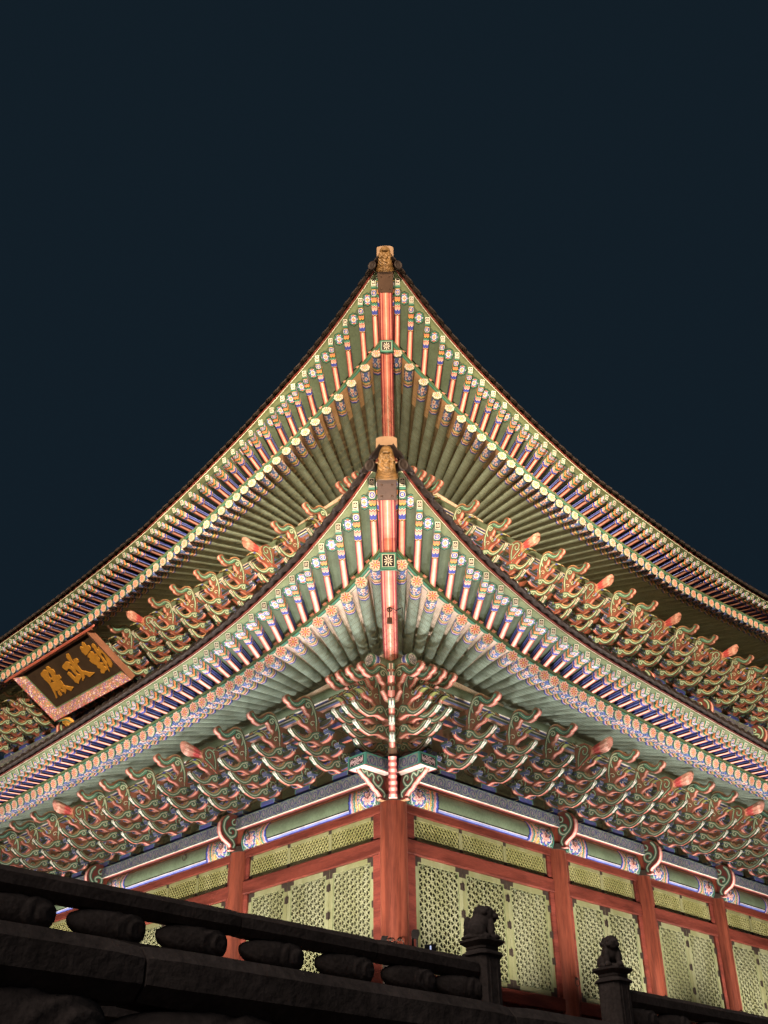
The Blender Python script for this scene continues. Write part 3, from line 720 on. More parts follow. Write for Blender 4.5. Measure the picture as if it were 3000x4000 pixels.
ME_X = {L: cross_mb(L).mesh('cross_arm', M_paint) for L in (.36, .43)}
ME_JUDU = judu_mb().mesh('bearing_block', M_paint)
T3 = lambda x, y, z: Matrix.Translation((x, y, z))
def bracket_set(s, a, zoff, ooff, clam=False, skip=()):
    b = empty('bracket_set', frame(s, a+random.uniform(-.012, .012), ooff+random.uniform(-.012, .012), 9.6+zoff)@Matrix.Rotation(random.uniform(-.012, .012), 4, 'Z')@Matrix.Rotation(random.uniform(-.008, .008), 4, 'Y'), HALL)
    put('bearing_block', ME_JUDU, b)
    for k in range(3):
        put('bracket_tongue', ME_ARM[k], b)
    put('beak_arm', ME_HOOK, b)
    put('clam_head' if clam else 'cloud_nose', ME_CLAM if clam else ME_NOSE, b)
    for (L, o, z) in ((.43, 0, .335), (.36, .22, .13), (.36, .525, .365), (.36, .83, .60), (.43, .84, .93)):
        put('cross_arm', ME_X[L], b, T3(0, o, z))
    return b
def corner_set(zoff, qoff):
    for s in 'LR':
        b = empty('bracket_set', frame(s, -qoff, qoff, 9.6+zoff), HALL)
        sg = -1 if s == 'L' else 1                  # local x that runs beyond the corner
        for j in range(4):
            x = sg*.30*j
            for k in range(j, 3): put('bracket_tongue', ME_ARM[k], b, T3(x, 0, 0))
            if j < 3: put('beak_arm', ME_HOOK, b, T3(x, 0, 0))
            put('cloud_nose', ME_NOSE, b, T3(x, -.04 if j == 3 else 0, 0))
        for (L, o, z) in ((.43, .0, .335), (.36, .22, .13), (.36, .525, .365), (.36, .83, .60), (.43, .84, .93)):
            put('cross_arm', ME_X[L], b, T3(-sg*.22, o, z))
        put('bearing_block', ME_JUDU, b)
    b = empty('bracket_set', frame('D', 0, qoff, 9.6+zoff), HALL)
    for k in range(3): put('bracket_tongue', ME_ARM[k], b)
    m = MB()                                        # upper diagonal arms with stepped pink noses
    for (o0, z0, o1, z1) in ((.9, .84, 1.55, 1.06), (1.0, 1.08, 1.72, 1.30), (1.05, 1.30, 1.55, 1.56)):
        pr = [(-.1, z0), (o0, z0), (o1-.10, z0+.06), (o1, z0+.13), (o1, z1), (-.1, z1)]
        m.prism(pr, -.07, .07, 'redbr', lambda i: PK if i < 3 else (['teal', 'white', (120, 60, 50), 'white', 'teal'] if i == 3 else 'ochre'))
    m.build('beak_arm', M_paint, b)
BR = {('lo', 'L'): [(1.36, 0), (2.60, 0), (3.80, 0), (4.97, 1), (6.18, 0), (7.38, 0), (8.56, 0), (9.68, 0), (10.70, 1), (12.05, 0), (13.2, 0), (14.3, 0), (15.4, 0)],
      ('lo', 'R'): [(1.40, 0), (2.70, 0), (3.97, 0), (5.17, 1), (6.36, 0), (7.48, 0), (8.52, 1), (9.70, 0), (10.82, 0), (11.92, 1), (13.05, 0), (14.15, 0), (15.3, 1)],
      ('up', 'L'): [(2.72, 0), (3.95, 0), (5.04, 1), (6.30, 0), (7.45, 0), (8.60, 0), (9.72, 0), (10.71, 1), (11.95, 0), (13.1, 0), (14.2, 0), (15.35, 0), (16.4, 1), (17.5, 0), (18.6, 0), (19.7, 0), (20.8, 0)],
      ('up', 'R'): [(2.78, 0), (4.0, 0), (5.1, 1), (6.30, 0), (7.42, 0), (8.40, 1), (9.60, 0), (10.72, 0), (11.80, 1), (12.95, 0), (14.05, 0), (15.05, 1), (16.2, 0), (17.3, 0), (18.4, 1), (19.5, 0)]}
UPZ, UPO = 6.15, -1.4
for (t_, s), L in BR.items():
    for a, cl in L: bracket_set(s, a, 0 if t_ == 'lo' else UPZ, 0 if t_ == 'lo' else UPO, bool(cl))
corner_set(0, 0); corner_set(UPZ, -1.4)

# ------------------------------------------------------------------ purlins, rails under them, plates, frieze beams
def blueflower(r, t):
    if r > .93: return 'dgreen'
    if r > .82: return (106, 150, 120)
    if r > .78: return 'white'
    k = math.sin(5*t+math.sin(r*14)*1.4)*math.cos(r*13)
    return (226, 214, 214) if k > -.15 else (44, 48, 108)
def purlin(s, zoff, ooff, amax, a0):
    o, z, r = .84+ooff, 11.21+zoff, .14; tf = side_tf(s)
    m = MB(tf)
    def col(u, d):
        if d < .05: return 'teal'
        if d < .07: return 'white'
        if d < .16: return 'blue' if d > .1 else 'lblue'
        if d < .18: return 'white'
        if d < .2: return 'black'
        dd = math.cos(u+PI/2)
        return 'black' if .72 < dd < .78 else ('white' if .78 <= dd < .82 else ((60, 72, 150) if dd >= .82 else (96, 116, 92)))
    m.grid(lambda u, v: (a0+v, o+r*math.cos(u), z+r*math.sin(u)), col, 30, 22, 0, 2*PI, 0, .22)
    m.grid(lambda u, v: (a0+v, o+r*math.cos(u), z+r*math.sin(u)), col, 30, 2, 0, 2*PI, .22, amax-a0)
    m.disc(lambda x, y: (a0-.004, o+r*1.02*x, z+r*1.02*y), blueflower, 16, 60)
    m.build('eave_purlin', M_paint, HALL)
    m = MB(tf)                                      # long rails stacked in the bracket steps
    m.box(a0+.45, amax, o-.05, o+.055, z-.30, z-.165, 'soff', bot='pink', front=(84, 104, 84))
    m.box(a0+.45, amax, o+.0555, o+.058, z-.20, z-.175, 'white'); m.box(a0+.45, amax, o+.0555, o+.058, z-.296, z-.25, 'lblue')
    for k in range(1, 4):
        oo = ooff+.305*k-.305; zz = 9.6+zoff+.235*k+.235
        m.box(.4+(0 if ooff > -1 else 1.4), amax, oo-.04, oo+.04, zz+.01, zz+.10, (60, 74, 60), bot='salmon', front='blue')
    m.build('bracket_rail', M_paint, HALL)
    m = MB(tf)                                      # wedge lifting the rafters towards the corner
    A = [(a0+.5, o-.1, z+.12), (2.6-ooff, o-.1, z+.12), (2.6-ooff, o-.1, z+.15), (a0+.5, o-.1, z+.36)]
    B = [(a, o+.1, z_) for a, _, z_ in A]
    m.face(A, 'cream'); m.face(B, 'cream')
    for i in range(4): j = (i+1) % 4; m.face([A[i], A[j], B[j], B[i]], 'cream')
    m.build('rafter_wedge', M_paint, HALL)
    # painted boards behind the brackets
    m = MB(tf); a1 = -ooff
    def bc(u, v):
        f = (u % 1.17)/1.17; x = (f-.5)/.2; y = (v-.45)/.3
        r_ = math.hypot(x, y)
        return (60, 40, 34) if r_ > 1.1 else ((70, 92, 74) if r_ > .95 else ((112, 56, 40) if r_ > .55 else (74, 104, 82)))
    m.grid(lambda u, v: (u, ooff-.13, 9.5+zoff+v*1.9), bc, int((amax-a1)/.08), 16, a1, amax, 0, 1)
    m.build('bracket_board', M_paint, HALL)
purlin('L', 0, 0, 17, -1.46); purlin('R', 0, 0, 15.6, -1.46); purlin('L', UPZ, UPO, 21.5, -.06); purlin('R', UPZ, UPO, 20.8, -.06)
def vinecol(a, v):
    if v < .06 or v > .94: return (96, 122, 110)
    w_ = .25; u = (a/w_) % 1-.5; fl_ = 1 if int(math.floor(a/w_)) % 2 else -1
    y = (v-.5)*1.04; r = math.hypot(u, y-.05*fl_); t = math.atan2(y-.05*fl_, u)
    if r < .10: return (150, 126, 140)
    k = math.sin(2*t*fl_+r*26); k2 = math.sin(3*t-r*19*fl_+a*3)
    if r < .47 and k > .25: return (134, 140, 122) if k > .6 else (104, 120, 108)
    if r >= .40 and k2 > .1: return (126, 132, 118)
    return (76, 78, 116) if k2 < .3 else (92, 84, 112)
def plate(s, zoff, ooff, amax):
    tf = side_tf(s); m = MB(tf); o = .30+ooff; z0, z1 = 9.26+zoff, 9.52+zoff; a0 = -ooff
    n = int((amax-a0)/.016); fine = zoff < 1
    m.grid(lambda u, v: (u, o, z0+(z1-z0)*v), vinecol, n if fine else n//2, 18 if fine else 10, a0+.3, amax, 0, 1)
    bc = ['dim', 'dim', (110, 52, 40), 'dred', (226, 138, 120), 'white']
    m.grid(lambda u, v: (u, o-.24*(1-v), z0-.0005), lambda u, v: bc[min(5, int(v*6))], 1, 6, a0+.3, amax, 0, 1)
    m.grid(lambda u, v: (u, o-.25+.25*v, z1+.0005), lambda u, v: 'teal', 1, 1, a0+.3, amax, 0, 1)
    # end that runs on past the corner column, with a carved front
    e = -a0-.0 if False else a0-1.06
    m.grid(lambda u, v: (u, o, z0+(z1-z0)*v), lambda u, v: 'teal' if v < .1 or v > .9 or u < e+.04 else vinecol(u, v), 60, 18, e, a0+.3, 0, 1)
    m.grid(lambda u, v: (u, o-.24*(1-v)-.28*(1-v), z0-.0005), lambda u, v: (232, 206, 192) if .06 < v < .94 else 'dred', 2, 12, e, a0+.3, 0, 1)
    m.grid(lambda u, v: (u, o-.52, z0+(z1-z0)*v), lambda u, v: 'teal' if v < .1 or v > .9 or u < e+.04 else vinecol(u, v), 60, 14, e, a0-.2, 0, 1)
    def endc(u, v):
        if u < .1 or u > .9 or v < .14 or v > .86: return 'teal'
        if u < .14 or u > .86 or v < .2 or v > .8: return 'dgreen'
        x = (u-.5)*2.2; y = (v-.5)*1.2; r = math.hypot(x, y); t = math.atan2(y, x)
        return (216, 180, 176) if math.sin(6*t+math.sin(r*12)*2)*math.cos(r*9) > -.05 else (70, 42, 52)
    m.grid(lambda u, v: (e, o-.52+.52*u, z0+(z1-z0)*v), endc, 34, 20, 0, 1, 0, 1)
    m.grid(lambda u, v: (u, o-.52+.52*v, z1), lambda u, v: 'teal', 1, 1, e, a0+.3, 0, 1)
    m.build('bracket_plate', M_paint, HALL)
plate('L', 0, 0, 17); plate('R', 0, 0, 15.6); plate('L', UPZ, UPO, 21.5); plate('R', UPZ, UPO, 20.8)
def lotusbig(x, y):
    """lotus with a blue calyx, x towards the middle of the beam, y up (metres)"""
    r = math.hypot(x, y); t = math.atan2(y, x)
    if r < .035: return (214, 92, 92)
    if r < .065: return (250, 206, 190)
    if r < .072: return 'red'
    k = abs(math.cos(3.5*t)); 
    if r < .10+.075*k:
        return 'red' if r > .092+.075*k else ((250, 214, 200) if r > .07+.05*k else (238, 160, 148))
    if r < .215:
        k2 = math.sin(7*t+math.sin(r*40)*1.5)
        return 'blue' if k2 > .25 else ('white' if k2 > 0 else ('lblue' if k2 > -.5 else (70, 140, 130)))
    if r < .232: return 'white'
    return None
def friezecol(L, D):
    def fn(a, v):
        """a along the bay, v 0 bottom .. 1 top"""
        d = min(a, L-a); y = (v-.40)*.52
        if d < .05: return 'dgreen' if d > .02 else 'teal'
        q = d/D; bow = .10*(1-((v-.4)/.6)**2)
        e = q+bow*.9
        if v > .93: return 'tan'
        if e < .74:
            c = lotusbig(d-.30, y) if d < .56 else None
            if c: return c
            if d > .52:
                g = math.sin((d-.5)*30+math.sin(v*14)*2)*math.cos(v*17)
                if y < -.07 and math.hypot(d-.62, y+.22) < .17:
                    tt = math.atan2(y+.22, d-.62); return 'yellow' if abs(math.cos(4*tt)) > .35 else (250, 226, 160)
                return (236, 160, 150) if g > .35 else ((90, 150, 130) if g > -.2 else ('white' if g > -.38 else 'green'))
            g = math.sin(d*50+v*9)*math.sin(v*22-d*13)
            return 'orange' if g > .55 else ('teal' if g > -.1 else ('white' if g > -.25 else (60, 110, 90)))
        e -= .74; e += .018*abs(math.sin(v*14))
        for lim, c in ((.03, 'blue'), (.04, 'white'), (.09, 'yellow'), (.098, 'white'), (.12, 'green'), (.165, (80, 150, 134)), (.173, 'white'), (.19, 'red'), (.235, 'pink'), (.245, 'white'), (.265, 'lblue'), (.315, 'blue'), (.335, 'black')):
            if e < lim: return c
        if v < .05: return (48, 66, 176)
        if v < .12: return (140, 152, 220)
        if v < .19: return 'white' if v < .15 else 'black'
        if v > .86: return 'black' if v < .875 else 'tan'
        return (114, 132, 100)
    return fn
def frieze(s, zoff, ooff, a0, a1, D, res=.013):
    m = MB(side_tf(s)); L = a1-a0; fc = friezecol(L, D)
    def pos(u, v): return (a0+u, ooff+.13+.10*math.sin(PI*min(1, v*.9+.1)) if v > .0 else ooff+.13, 8.77+zoff+.48*v)
    m.grid(pos, fc, int(L/res), 40 if zoff < 1 else 16, 0, L, 0, 1)
    m.face([(a0, ooff+.05, 8.77+zoff), (a1, ooff+.05, 8.77+zoff), (a1, ooff+.165, 8.77+zoff), (a0, ooff+.165, 8.77+zoff)], 'lintel')
    return m.build('frieze_beam', M_paint, HALL)

# ------------------------------------------------------------------ columns, scrolls, beams, doors
SCR = [(.644,-.134),(.705,-.227),(.72,-.337),(.705,-.44),(.672,-.52),(.603,-.592),(.5,-.644),(.41,-.693),(.385,-.741),(.423,-.814),(.37,-.823),(.25,-.80),(.22,-.773),(.20,-.592),(.20,-.262),(.20,-.009),(.457,.014),(.6,-.071)]
SCRST = [(.50,-.06),(.59,-.16),(.625,-.26),(.624,-.357),(.566,-.452),(.461,-.524),(.362,-.518),(.285,-.449),(.294,-.344),(.396,-.318),(.475,-.367),(.46,-.43),(.394,-.436)]
SCRST2 = [(.46,-.545),(.36,-.60),(.307,-.68),(.34,-.765)]
def scroll_mb(t=.07):
    m = MB()
    m.prism(SCR, -t, t, (110, 48, 36), lambda i: [(206, 96, 84), 'pink', (240, 206, 190), 'pink', (206, 96, 84)] if i < 11 else 'ochre')
    bothsides(m, [(SCRST, [(.095, 'dgreen'), (.07, GR), (.018, PL)]), (SCRST2, [(.085, 'dgreen'), (.06, GR), (.014, PL)]), ([(.33,-.10),(.40,-.16),(.38,-.23),(.30,-.22),(.29,-.15)], [(.06, 'dgreen'), (.045, GR), (.012, PL)])], t)
    return m
ME_SCR = scroll_mb().mesh('scroll_bracket', M_paint)
def corner_scroll():
    t = .062
    pr = [(.20, -.25), (1.0, -.31), (.97, -.38), (.90, -.42), (.84, -.47), (.76, -.50), (.70, -.56), (.62, -.60), (.56, -.665), (.48, -.70), (.42, -.755), (.37, -.79), (.42, -.83), (.40, -.855), (.20, -.84)]
    m = MB()
    m.prism(pr, -t, t, (110, 48, 36), lambda i: [(206, 96, 84), 'pink', (240, 206, 190), 'pink', (206, 96, 84)] if 1 <= i < 13 and i % 2 else (['salmon', 'pink', 'pink', 'pink', 'salmon'] if 1 <= i < 13 else 'ochre'))
    bothsides(m, [([(.94,-.34),(.88,-.40),(.80,-.36),(.78,-.42),(.74,-.45),(.66,-.38),(.60,-.44),(.62,-.52),(.52,-.60),(.44,-.58),(.37,-.46),(.44,-.38),(.50,-.43),(.46,-.49)], [(.085, 'dgreen'), (.062, GR), (.018, PL)]),
        ([(.50,-.62),(.38,-.66),(.30,-.72),(.33,-.80)], [(.08, 'dgreen'), (.06, GR), (.018, PL)]), ([(.22,-.35),(.26,-.5),(.24,-.62)], [(.05, (150, 70, 50))])], t)
    return m.mesh('scroll_bracket', M_paint)
ME_CSC = corner_scroll()
FLOOR = 4.6
BAYS = {'L': [(0, 4.97, 3), (4.97, 10.71, 4), (10.71, 16.4, 4)], 'R': [(0, 5.17, 3), (5.17, 8.55, 2), (8.55, 11.93, 2), (11.93, 15.3, 2)]}
CR = .272
def column(p, zoff=0, z0=FLOOR, z1=8.80, body=M_red):
    c = empty('column', T3(p.x, p.y, zoff), HALL)
    m = MB()
    m.grid(lambda u, v: (CR*(1+.012*(1-v))*math.cos(u), CR*(1+.012*(1-v))*math.sin(u), z0+(z1-z0)*v), lambda u, v: 'column', 40, 6, 0, 2*PI, 0, 1)
    m.build('shaft', body, c, None, True)
    m = MB(); r = CR+.012
    pr = [(CR, 8.76), (r, 8.765), (r, 8.885), (CR, 8.89)]
    for i in range(3):
        m.grid(lambda u, v: ((pr[i][0]+(pr[i+1][0]-pr[i][0])*v)*math.cos(u), (pr[i][0]+(pr[i+1][0]-pr[i][0])*v)*math.sin(u), pr[i][1]+(pr[i+1][1]-pr[i][1])*v), lambda u, v: 'iron', 40, 1, 0, 2*PI, 0, 1)
    b = m.build('iron_band', M_iron, c)
    m = MB(); m.grid(lambda u, v: (.235*math.cos(u), .235*math.sin(u), 8.86+v*.45), lambda u, v: 'column', 32, 1, 0, 2*PI, 0, 1)
    m.build('column_neck', M_red, c)
    return c
ME_RING = None
def ring(p, n, r=.075):
    """iron pull ring hanging on an eyelet"""
    global ME_RING
    if ME_RING is None:
        m = MB(); m.tube([(r*math.sin(2*PI*k/20), .035+.012*math.cos(2*PI*k/20), -r+r*math.cos(2*PI*k/20)) for k in range(20)], .0085, 'iron', 8, True)
        m.tube([(0, -.02, .0), (0, .03, .015), (0, .052, 0), (0, .03, -.02)], .011, 'iron', 8)
        m.disc(lambda x, y: (x*.032, .004, y*.032), lambda a, t: 'iron', 2, 14)
        ME_RING = m.mesh('iron_ring', M_iron, True)
    y = n; x = y.cross(Vector((0, 0, 1)))
    put('iron_ring', ME_RING, HALL, Matrix(((x.x, y.x, 0, p.x), (x.y, y.y, 0, p.y), (0, 0, 1, p.z), (0, 0, 0, 1))))
column(Vector((0, 0, 0)))
for s in 'LR':
    for (a0, a1, n) in BAYS[s]:
        column(P(s, a1, 0, 0))
        put('scroll_bracket', ME_SCR, HALL, frame(s, a1, 0, 9.6))
    fr = frame(s, 0, 0, 9.6)
    # scroll that runs on past the corner, in the plane of this side's beam
    d = -U[s]; x = d.cross(Vector((0, 0, 1)))
    put('scroll_bracket', ME_CSC, HALL, Matrix(((x.x, d.x, 0, 0), (x.y, d.y, 0, 0), (0, 0, 1, 9.6), (0, 0, 0, 1))))
def diag_scroll():
    m = MB(); t = .085
    pr = [(.20, -.82)]+[(.36+.05*math.sin(i*1.0)*0+.012*(i % 2)+.028*i, -.82+.055*i) for i in range(0, 14)]+[(.20, -.06)]
    m.prism(pr, -t, t, (110, 48, 36), lambda i: ([(176, 76, 70), 'salmon', 'pink', (240, 206, 190), 'pink', 'salmon', (176, 76, 70)] if i % 2 else ['dred', (186, 84, 76), 'salmon', 'salmon', 'salmon', (186, 84, 76), 'dred']) if 0 < i < 14 else 'pink')
    return m.mesh('scroll_bracket', M_paint)
put('scroll_bracket', diag_scroll(), HALL, frame('D', 0, 0, 9.6))
m_ = MB(); m_.prism([(.25, -.06), (.70, -.05), (.74, .06), (.70, .22), (.25, .25)], -.085, .085, (96, 60, 46), lambda i: [(120, 84, 60), (150, 104, 74), (120, 84, 60)])
m_.build('corner_arm', M_paint, HALL, frame('D', 0, 0, 9.6))

def frame_box(m, x0, x1, z0, z1, wd, y0, y1, col, mid=()):
    m.box(x0, x0+wd, y0, y1, z0, z1, col); m.box(x1-wd, x1, y0, y1, z0, z1, col)
    m.box(x0+wd, x1-wd, y0, y1-.003, z0, z0+wd, col); m.box(x0+wd, x1-wd, y0, y1-.003, z1-wd, z1, col)
def clipseg(p, d, x0, x1, z0, z1):
    t0, t1 = -99, 99
    for q, dd, lo, hi in ((p[0], d[0], x0, x1), (p[1], d[1], z0, z1)):
        if abs(dd) < 1e-9:
            if q < lo or q > hi: return None
        else:
            a, b = (lo-q)/dd, (hi-q)/dd; t0 = max(t0, min(a, b)); t1 = min(t1, max(a, b))
    return (t0, t1) if t1 > t0+.01 else None
def bar(m, a, b, wd, y0, y1, col):
    dx, dz = b[0]-a[0], b[1]-a[1]; L = math.hypot(dx, dz); nx, nz = -dz/L*wd/2, dx/L*wd/2
    q = [(a[0]+nx, a[1]+nz), (b[0]+nx, b[1]+nz), (b[0]-nx, b[1]-nz), (a[0]-nx, a[1]-nz)]
    F = [m.vert((x, y1, z)) for x, z in q]; B = [m.vert((x, y0, z)) for x, z in q]
    m.fi(F, col)
    for i in range(4): j = (i+1) % 4; m.fi((F[i], F[j], B[j], B[i]), col)
def lattice_mb(w_, h_):
    """triangular flower lattice: bars in three directions with a six-petalled boss on each crossing"""
    m = MB(); dx = .122; n = max(3, round(w_/dx)); dx = w_/n; dz = dx*2/math.sqrt(3)*1.06
    c0 = 'lat'
    for i in range(1, n): bar(m, (i*dx, 0), (i*dx, h_), .019, -.030, -.006, 'latd')
    sl = dz/2/dx
    for sg in (-1, 1):
        k = -int(w_*sl/dz)-3
        while k*dz < h_+w_*sl+1:
            p = (0, k*dz+dz/2); d = (1, sg*sl); r = clipseg(p, d, 0, w_, 0, h_)
            if r: bar(m, (p[0]+d[0]*r[0], p[1]+d[1]*r[0]), (p[0]+d[0]*r[1], p[1]+d[1]*r[1]), .016, -.034, -.008 if sg > 0 else -.010, 'latd')
            k += 1
    for i in range(0, n+1):
        z = dz/2*(i % 2) + dz/2
        z -= dz
        while z < h_+dz/2:
            if .02 < z < h_-.02:
                pts = []
                for k in range(12):
                    t = PI/2+k*PI/6; r = dx*.60 if k % 2 == 0 else dx*.235
                    pts.append((t, r))
                F, B = [], []
                out = []
                for k in range(6):
                    t = PI/2+k*PI/3
                    for dt, r in ((-.5, .17), (-.36, .30), (-.25, .42), (-.17, .53), (0, .56), (.17, .53), (.25, .42), (.36, .30), (.5, .17)):
                        out.append((i*dx+dx*r*math.cos(t+dt), z+dx*r*math.sin(t+dt)))
                out = [(min(max(x, .002), w_-.002), min(max(zz, .002), h_-.002)) for x, zz in out]
                F = [m.vert((x, .002, zz)) for x, zz in out]; B = [m.vert((x, -.02, zz)) for x, zz in out]
                m.fi(F, c0)
                for k in range(len(F)): j = (k+1) % len(F); m.fi((F[k], F[j], B[j], B[k]), c0)
                m.face([(i*dx+.009*math.cos(k*PI/4)*(.3 if i in (0, n) else 1), .0035, z+.009*math.sin(k*PI/4)) for k in range(8)] if 0 < i < n else [(max(0, min(w_, i*dx))*1, .0035, z), (max(0, min(w_, i*dx)), .0035, z+.003), (max(0, min(w_, i*dx)), .0035, z+.004)], (70, 62, 44))
            z += dz
    return m
def diamond_mb(w_, h_, stp=.098):
    m = MB(); sl = 1.25
    for sg in (-1, 1):
        k = -int((w_*sl+h_)/(stp*sl))-2
        while k*stp*sl < h_+w_*sl+1:
            p = (0, k*stp*sl); d = (1, sg*sl); r = clipseg(p, d, 0, w_, 0, h_)
            if r: bar(m, (p[0]+d[0]*r[0], p[1]+d[1]*r[0]), (p[0]+d[0]*r[1], p[1]+d[1]*r[1]), .02, -.03, -.002 if sg > 0 else -.006, (160, 156, 104))
            k += 1
    return m
DOORS = {}
def door(s, a0, a1, z0, z1):
    """one lattice leaf: frame > lattice, screen, corner plates"""
    w_ = round(a1-a0, 2); h_ = z1-z0; key = ('d', w_)
    fl = .115
    if key not in DOORS:
        m = MB(); frame_box(m, 0, w_, 0, h_, fl, -.07, 0, (146, 146, 108))
        m.box(fl-.0, fl+.02, -.03, -.006, fl, h_-fl, (132, 142, 100)); m.box(w_-fl-.02, w_-fl, -.03, -.006, fl, h_-fl, (132, 142, 100))
        m2 = lattice_mb(w_-2*fl-.04, h_-2*fl)
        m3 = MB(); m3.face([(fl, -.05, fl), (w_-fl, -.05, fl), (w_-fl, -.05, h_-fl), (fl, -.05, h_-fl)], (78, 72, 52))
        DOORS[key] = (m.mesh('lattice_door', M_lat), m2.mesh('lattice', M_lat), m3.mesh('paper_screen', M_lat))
    if 'plate' not in DOORS:
        m4 = MB(); m4.box(.002, .10, -.01, .004, .002, .19, 'iron'); m4.box(.10, .20, -.01, .004, .002, .095, 'iron'); DOORS['plate'] = m4.mesh('corner_plate', M_iron)
        m5 = MB(); m5.box(-.05, .07, -.01, .012, 0, .13, 'iron'); m5.tube([(-.006, .016, -.015), (-.006, .016, .145)], .016, 'iron', 8); DOORS['hinge'] = m5.mesh('hinge', M_iron)
    D = DOORS[key]; F = frame(s, a0 if s == 'L' else a1, .06, z0)
    o = put('lattice_door', D[0], HALL, F)
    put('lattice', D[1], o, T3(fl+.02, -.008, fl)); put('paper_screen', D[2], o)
    for sx in (1, -1):
        for sz in (1, -1): put('corner_plate', DOORS['plate'], o, T3(0 if sx > 0 else w_, 0, 0 if sz > 0 else h_)@Matrix.Diagonal((sx, 1, sz, 1)))
    for f_ in (.30, .55, .80): put('hinge', DOORS['hinge'], o, T3(0, 0, h_*f_))
    return o
def transom(s, a0, a1, z0, z1, n):
    w_ = round(a1-a0, 2); h_ = z1-z0; key = ('t', w_)
    if key not in DOORS:
        m = MB(); fl = .075; pw = w_/n
        m.box(0, w_, -.06, 0, 0, fl, (146, 144, 102)); m.box(0, w_, -.06, 0, h_-fl, h_, (146, 144, 102))
        m2 = MB(); m3 = MB()
        if 'strap' not in DOORS: m4 = MB(); m4.box(-.048, .048, -.01, .004, 0, .078, 'iron'); DOORS['strap'] = m4.mesh('corner_plate', M_iron)
        for i in range(n):
            for x in (i*pw, (i+1)*pw-.05): m.box(x, x+.05, -.06, -.003, fl, h_-fl, (146, 144, 102))
            d = diamond_mb(pw-.1, h_-2*fl); m2.add(d, T3(i*pw+.05, -.01, fl))
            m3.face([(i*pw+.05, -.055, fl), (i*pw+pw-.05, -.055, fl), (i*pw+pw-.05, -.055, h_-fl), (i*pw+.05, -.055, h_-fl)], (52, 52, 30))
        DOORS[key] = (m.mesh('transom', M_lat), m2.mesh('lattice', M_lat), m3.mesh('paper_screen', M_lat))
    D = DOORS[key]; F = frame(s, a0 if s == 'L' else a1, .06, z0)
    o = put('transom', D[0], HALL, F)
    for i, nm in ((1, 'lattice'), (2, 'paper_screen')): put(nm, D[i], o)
    pw = w_/n
    for i in range(n+1):
        for z in (.002, h_-.08): put('corner_plate', DOORS['strap'], o, T3(max(.05, min(w_-.05, i*pw)), 0, z))
DZ0, DZ1, TZ0, TZ1 = 5.60, 7.80, 8.10, 8.62
for s in 'LR':
    for bi, (a0, a1, n) in enumerate(BAYS[s]):
        j0 = .50 if bi == 0 else .40; j1 = .40 if bi or True else .5
        b0, b1 = a0+j0, a1-j1; tf = side_tf(s)
        m = MB(tf); m.box(a0+.2, a1-.2, -.05, .115, 8.622, 8.768, 'lintel'); bevel(m.build('lintel', M_beam, HALL), .012)
        m = MB(tf); m.box(a0+.2, a1-.2, -.05, .125, 7.802, 8.098, 'lintel'); bevel(m.build('lintel', M_beam, HALL), .02)
        m = MB(tf); m.box(a0+.2, a1-.2, -.05, .135, 5.33, 5.598, 'lintel'); bevel(m.build('door_sill', M_beam, HALL), .02)
        for x0, x1 in ((a0+.2, b0-.003), (b1+.003, a1-.2)):
            m = MB(tf); m.box(x0, x1, -.05, .105, 5.60, 7.80, (134, 64, 50)); bevel(m.build('jamb', M_beam, HALL), .012)
            m = MB(tf); m.box(x0, x1, -.05, .095, 8.10, 8.62, (122, 56, 44)); bevel(m.build('jamb', M_beam, HALL), .012)
        m = MB(tf); m.box(a0+.2, a1-.2, -.05, .06, FLOOR, 5.33, 'lintel'); m.build('wall_panel', M_beam, HALL)
        pw = (b1-b0)/n
        for i in range(n): door(s, b0+i*pw+.004, b0+(i+1)*pw-.004, DZ0+.004, DZ1-.004)
        transom(s, b0, b1, TZ0+.004, TZ1-.004, n if n < 4 else 4)
        frieze(s, 0, 0, a0+(.245 if bi else .22), a1-.235, .92 if (a1-a0) > 4.5 else .80)
        for a in (a0+.50, a1-.50): ring(P(s, a, .232, 9.10), N[s])
        if s == 'L' and bi == 1: ring(P(s, (a0+a1)/2-.9, .225, 9.13), N[s])
        ring(P(s, a1+.02*(1 if s == 'L' else 1), .275, 6.0), N[s], .075)
for sg in (-1, 1):
    v = Vector((sg*.30, -1, 0)).normalized(); ring(v*.276+Vector((0, 0, 6.08)), v)
# dark core of the hall, so that nothing shows through between the parts
m = MB()
def core(o, z0, z1, aL, aR):
    q = [P('L', aL, o, 0), P('L', -o, o, 0), P('R', aR, o, 0)]
    for i in range(2):
        m.face([(q[i].x, q[i].y, z0), (q[i+1].x, q[i+1].y, z0), (q[i+1].x, q[i+1].y, z1), (q[i].x, q[i].y, z1)], 'dim')
core(-.16, 4.5, 12.3, 18, 17); core(-1.6, 12.0, 19.0, 22, 21)
m.build('inner_wall', M_paint, HALL)
# ------------------------------------------------------------------ upper storey wall
for s, cols in (('L', [5.04, 10.71, 16.4]), ('R', [5.1, 8.4, 11.8, 15.05, 18.4])):
    m = MB(side_tf(s)); m.box(1.4, 21, -1.5, -1.33, 13.2, 14.9, (120, 52, 40)); m.build('wall_panel', M_beam, HALL)
    prev = 1.4
    for a in cols:
        column(P(s, a, -1.4, 0), UPZ, 13.0-UPZ)
        put('scroll_bracket', ME_SCR, HALL, frame(s, a, -1.4, 9.6+UPZ))
        frieze(s, UPZ, -1.4, prev+.24, a-.24, .85, .03); prev = a
column(P('L', 1.4, -1.4, 0), UPZ, 13.0-UPZ)

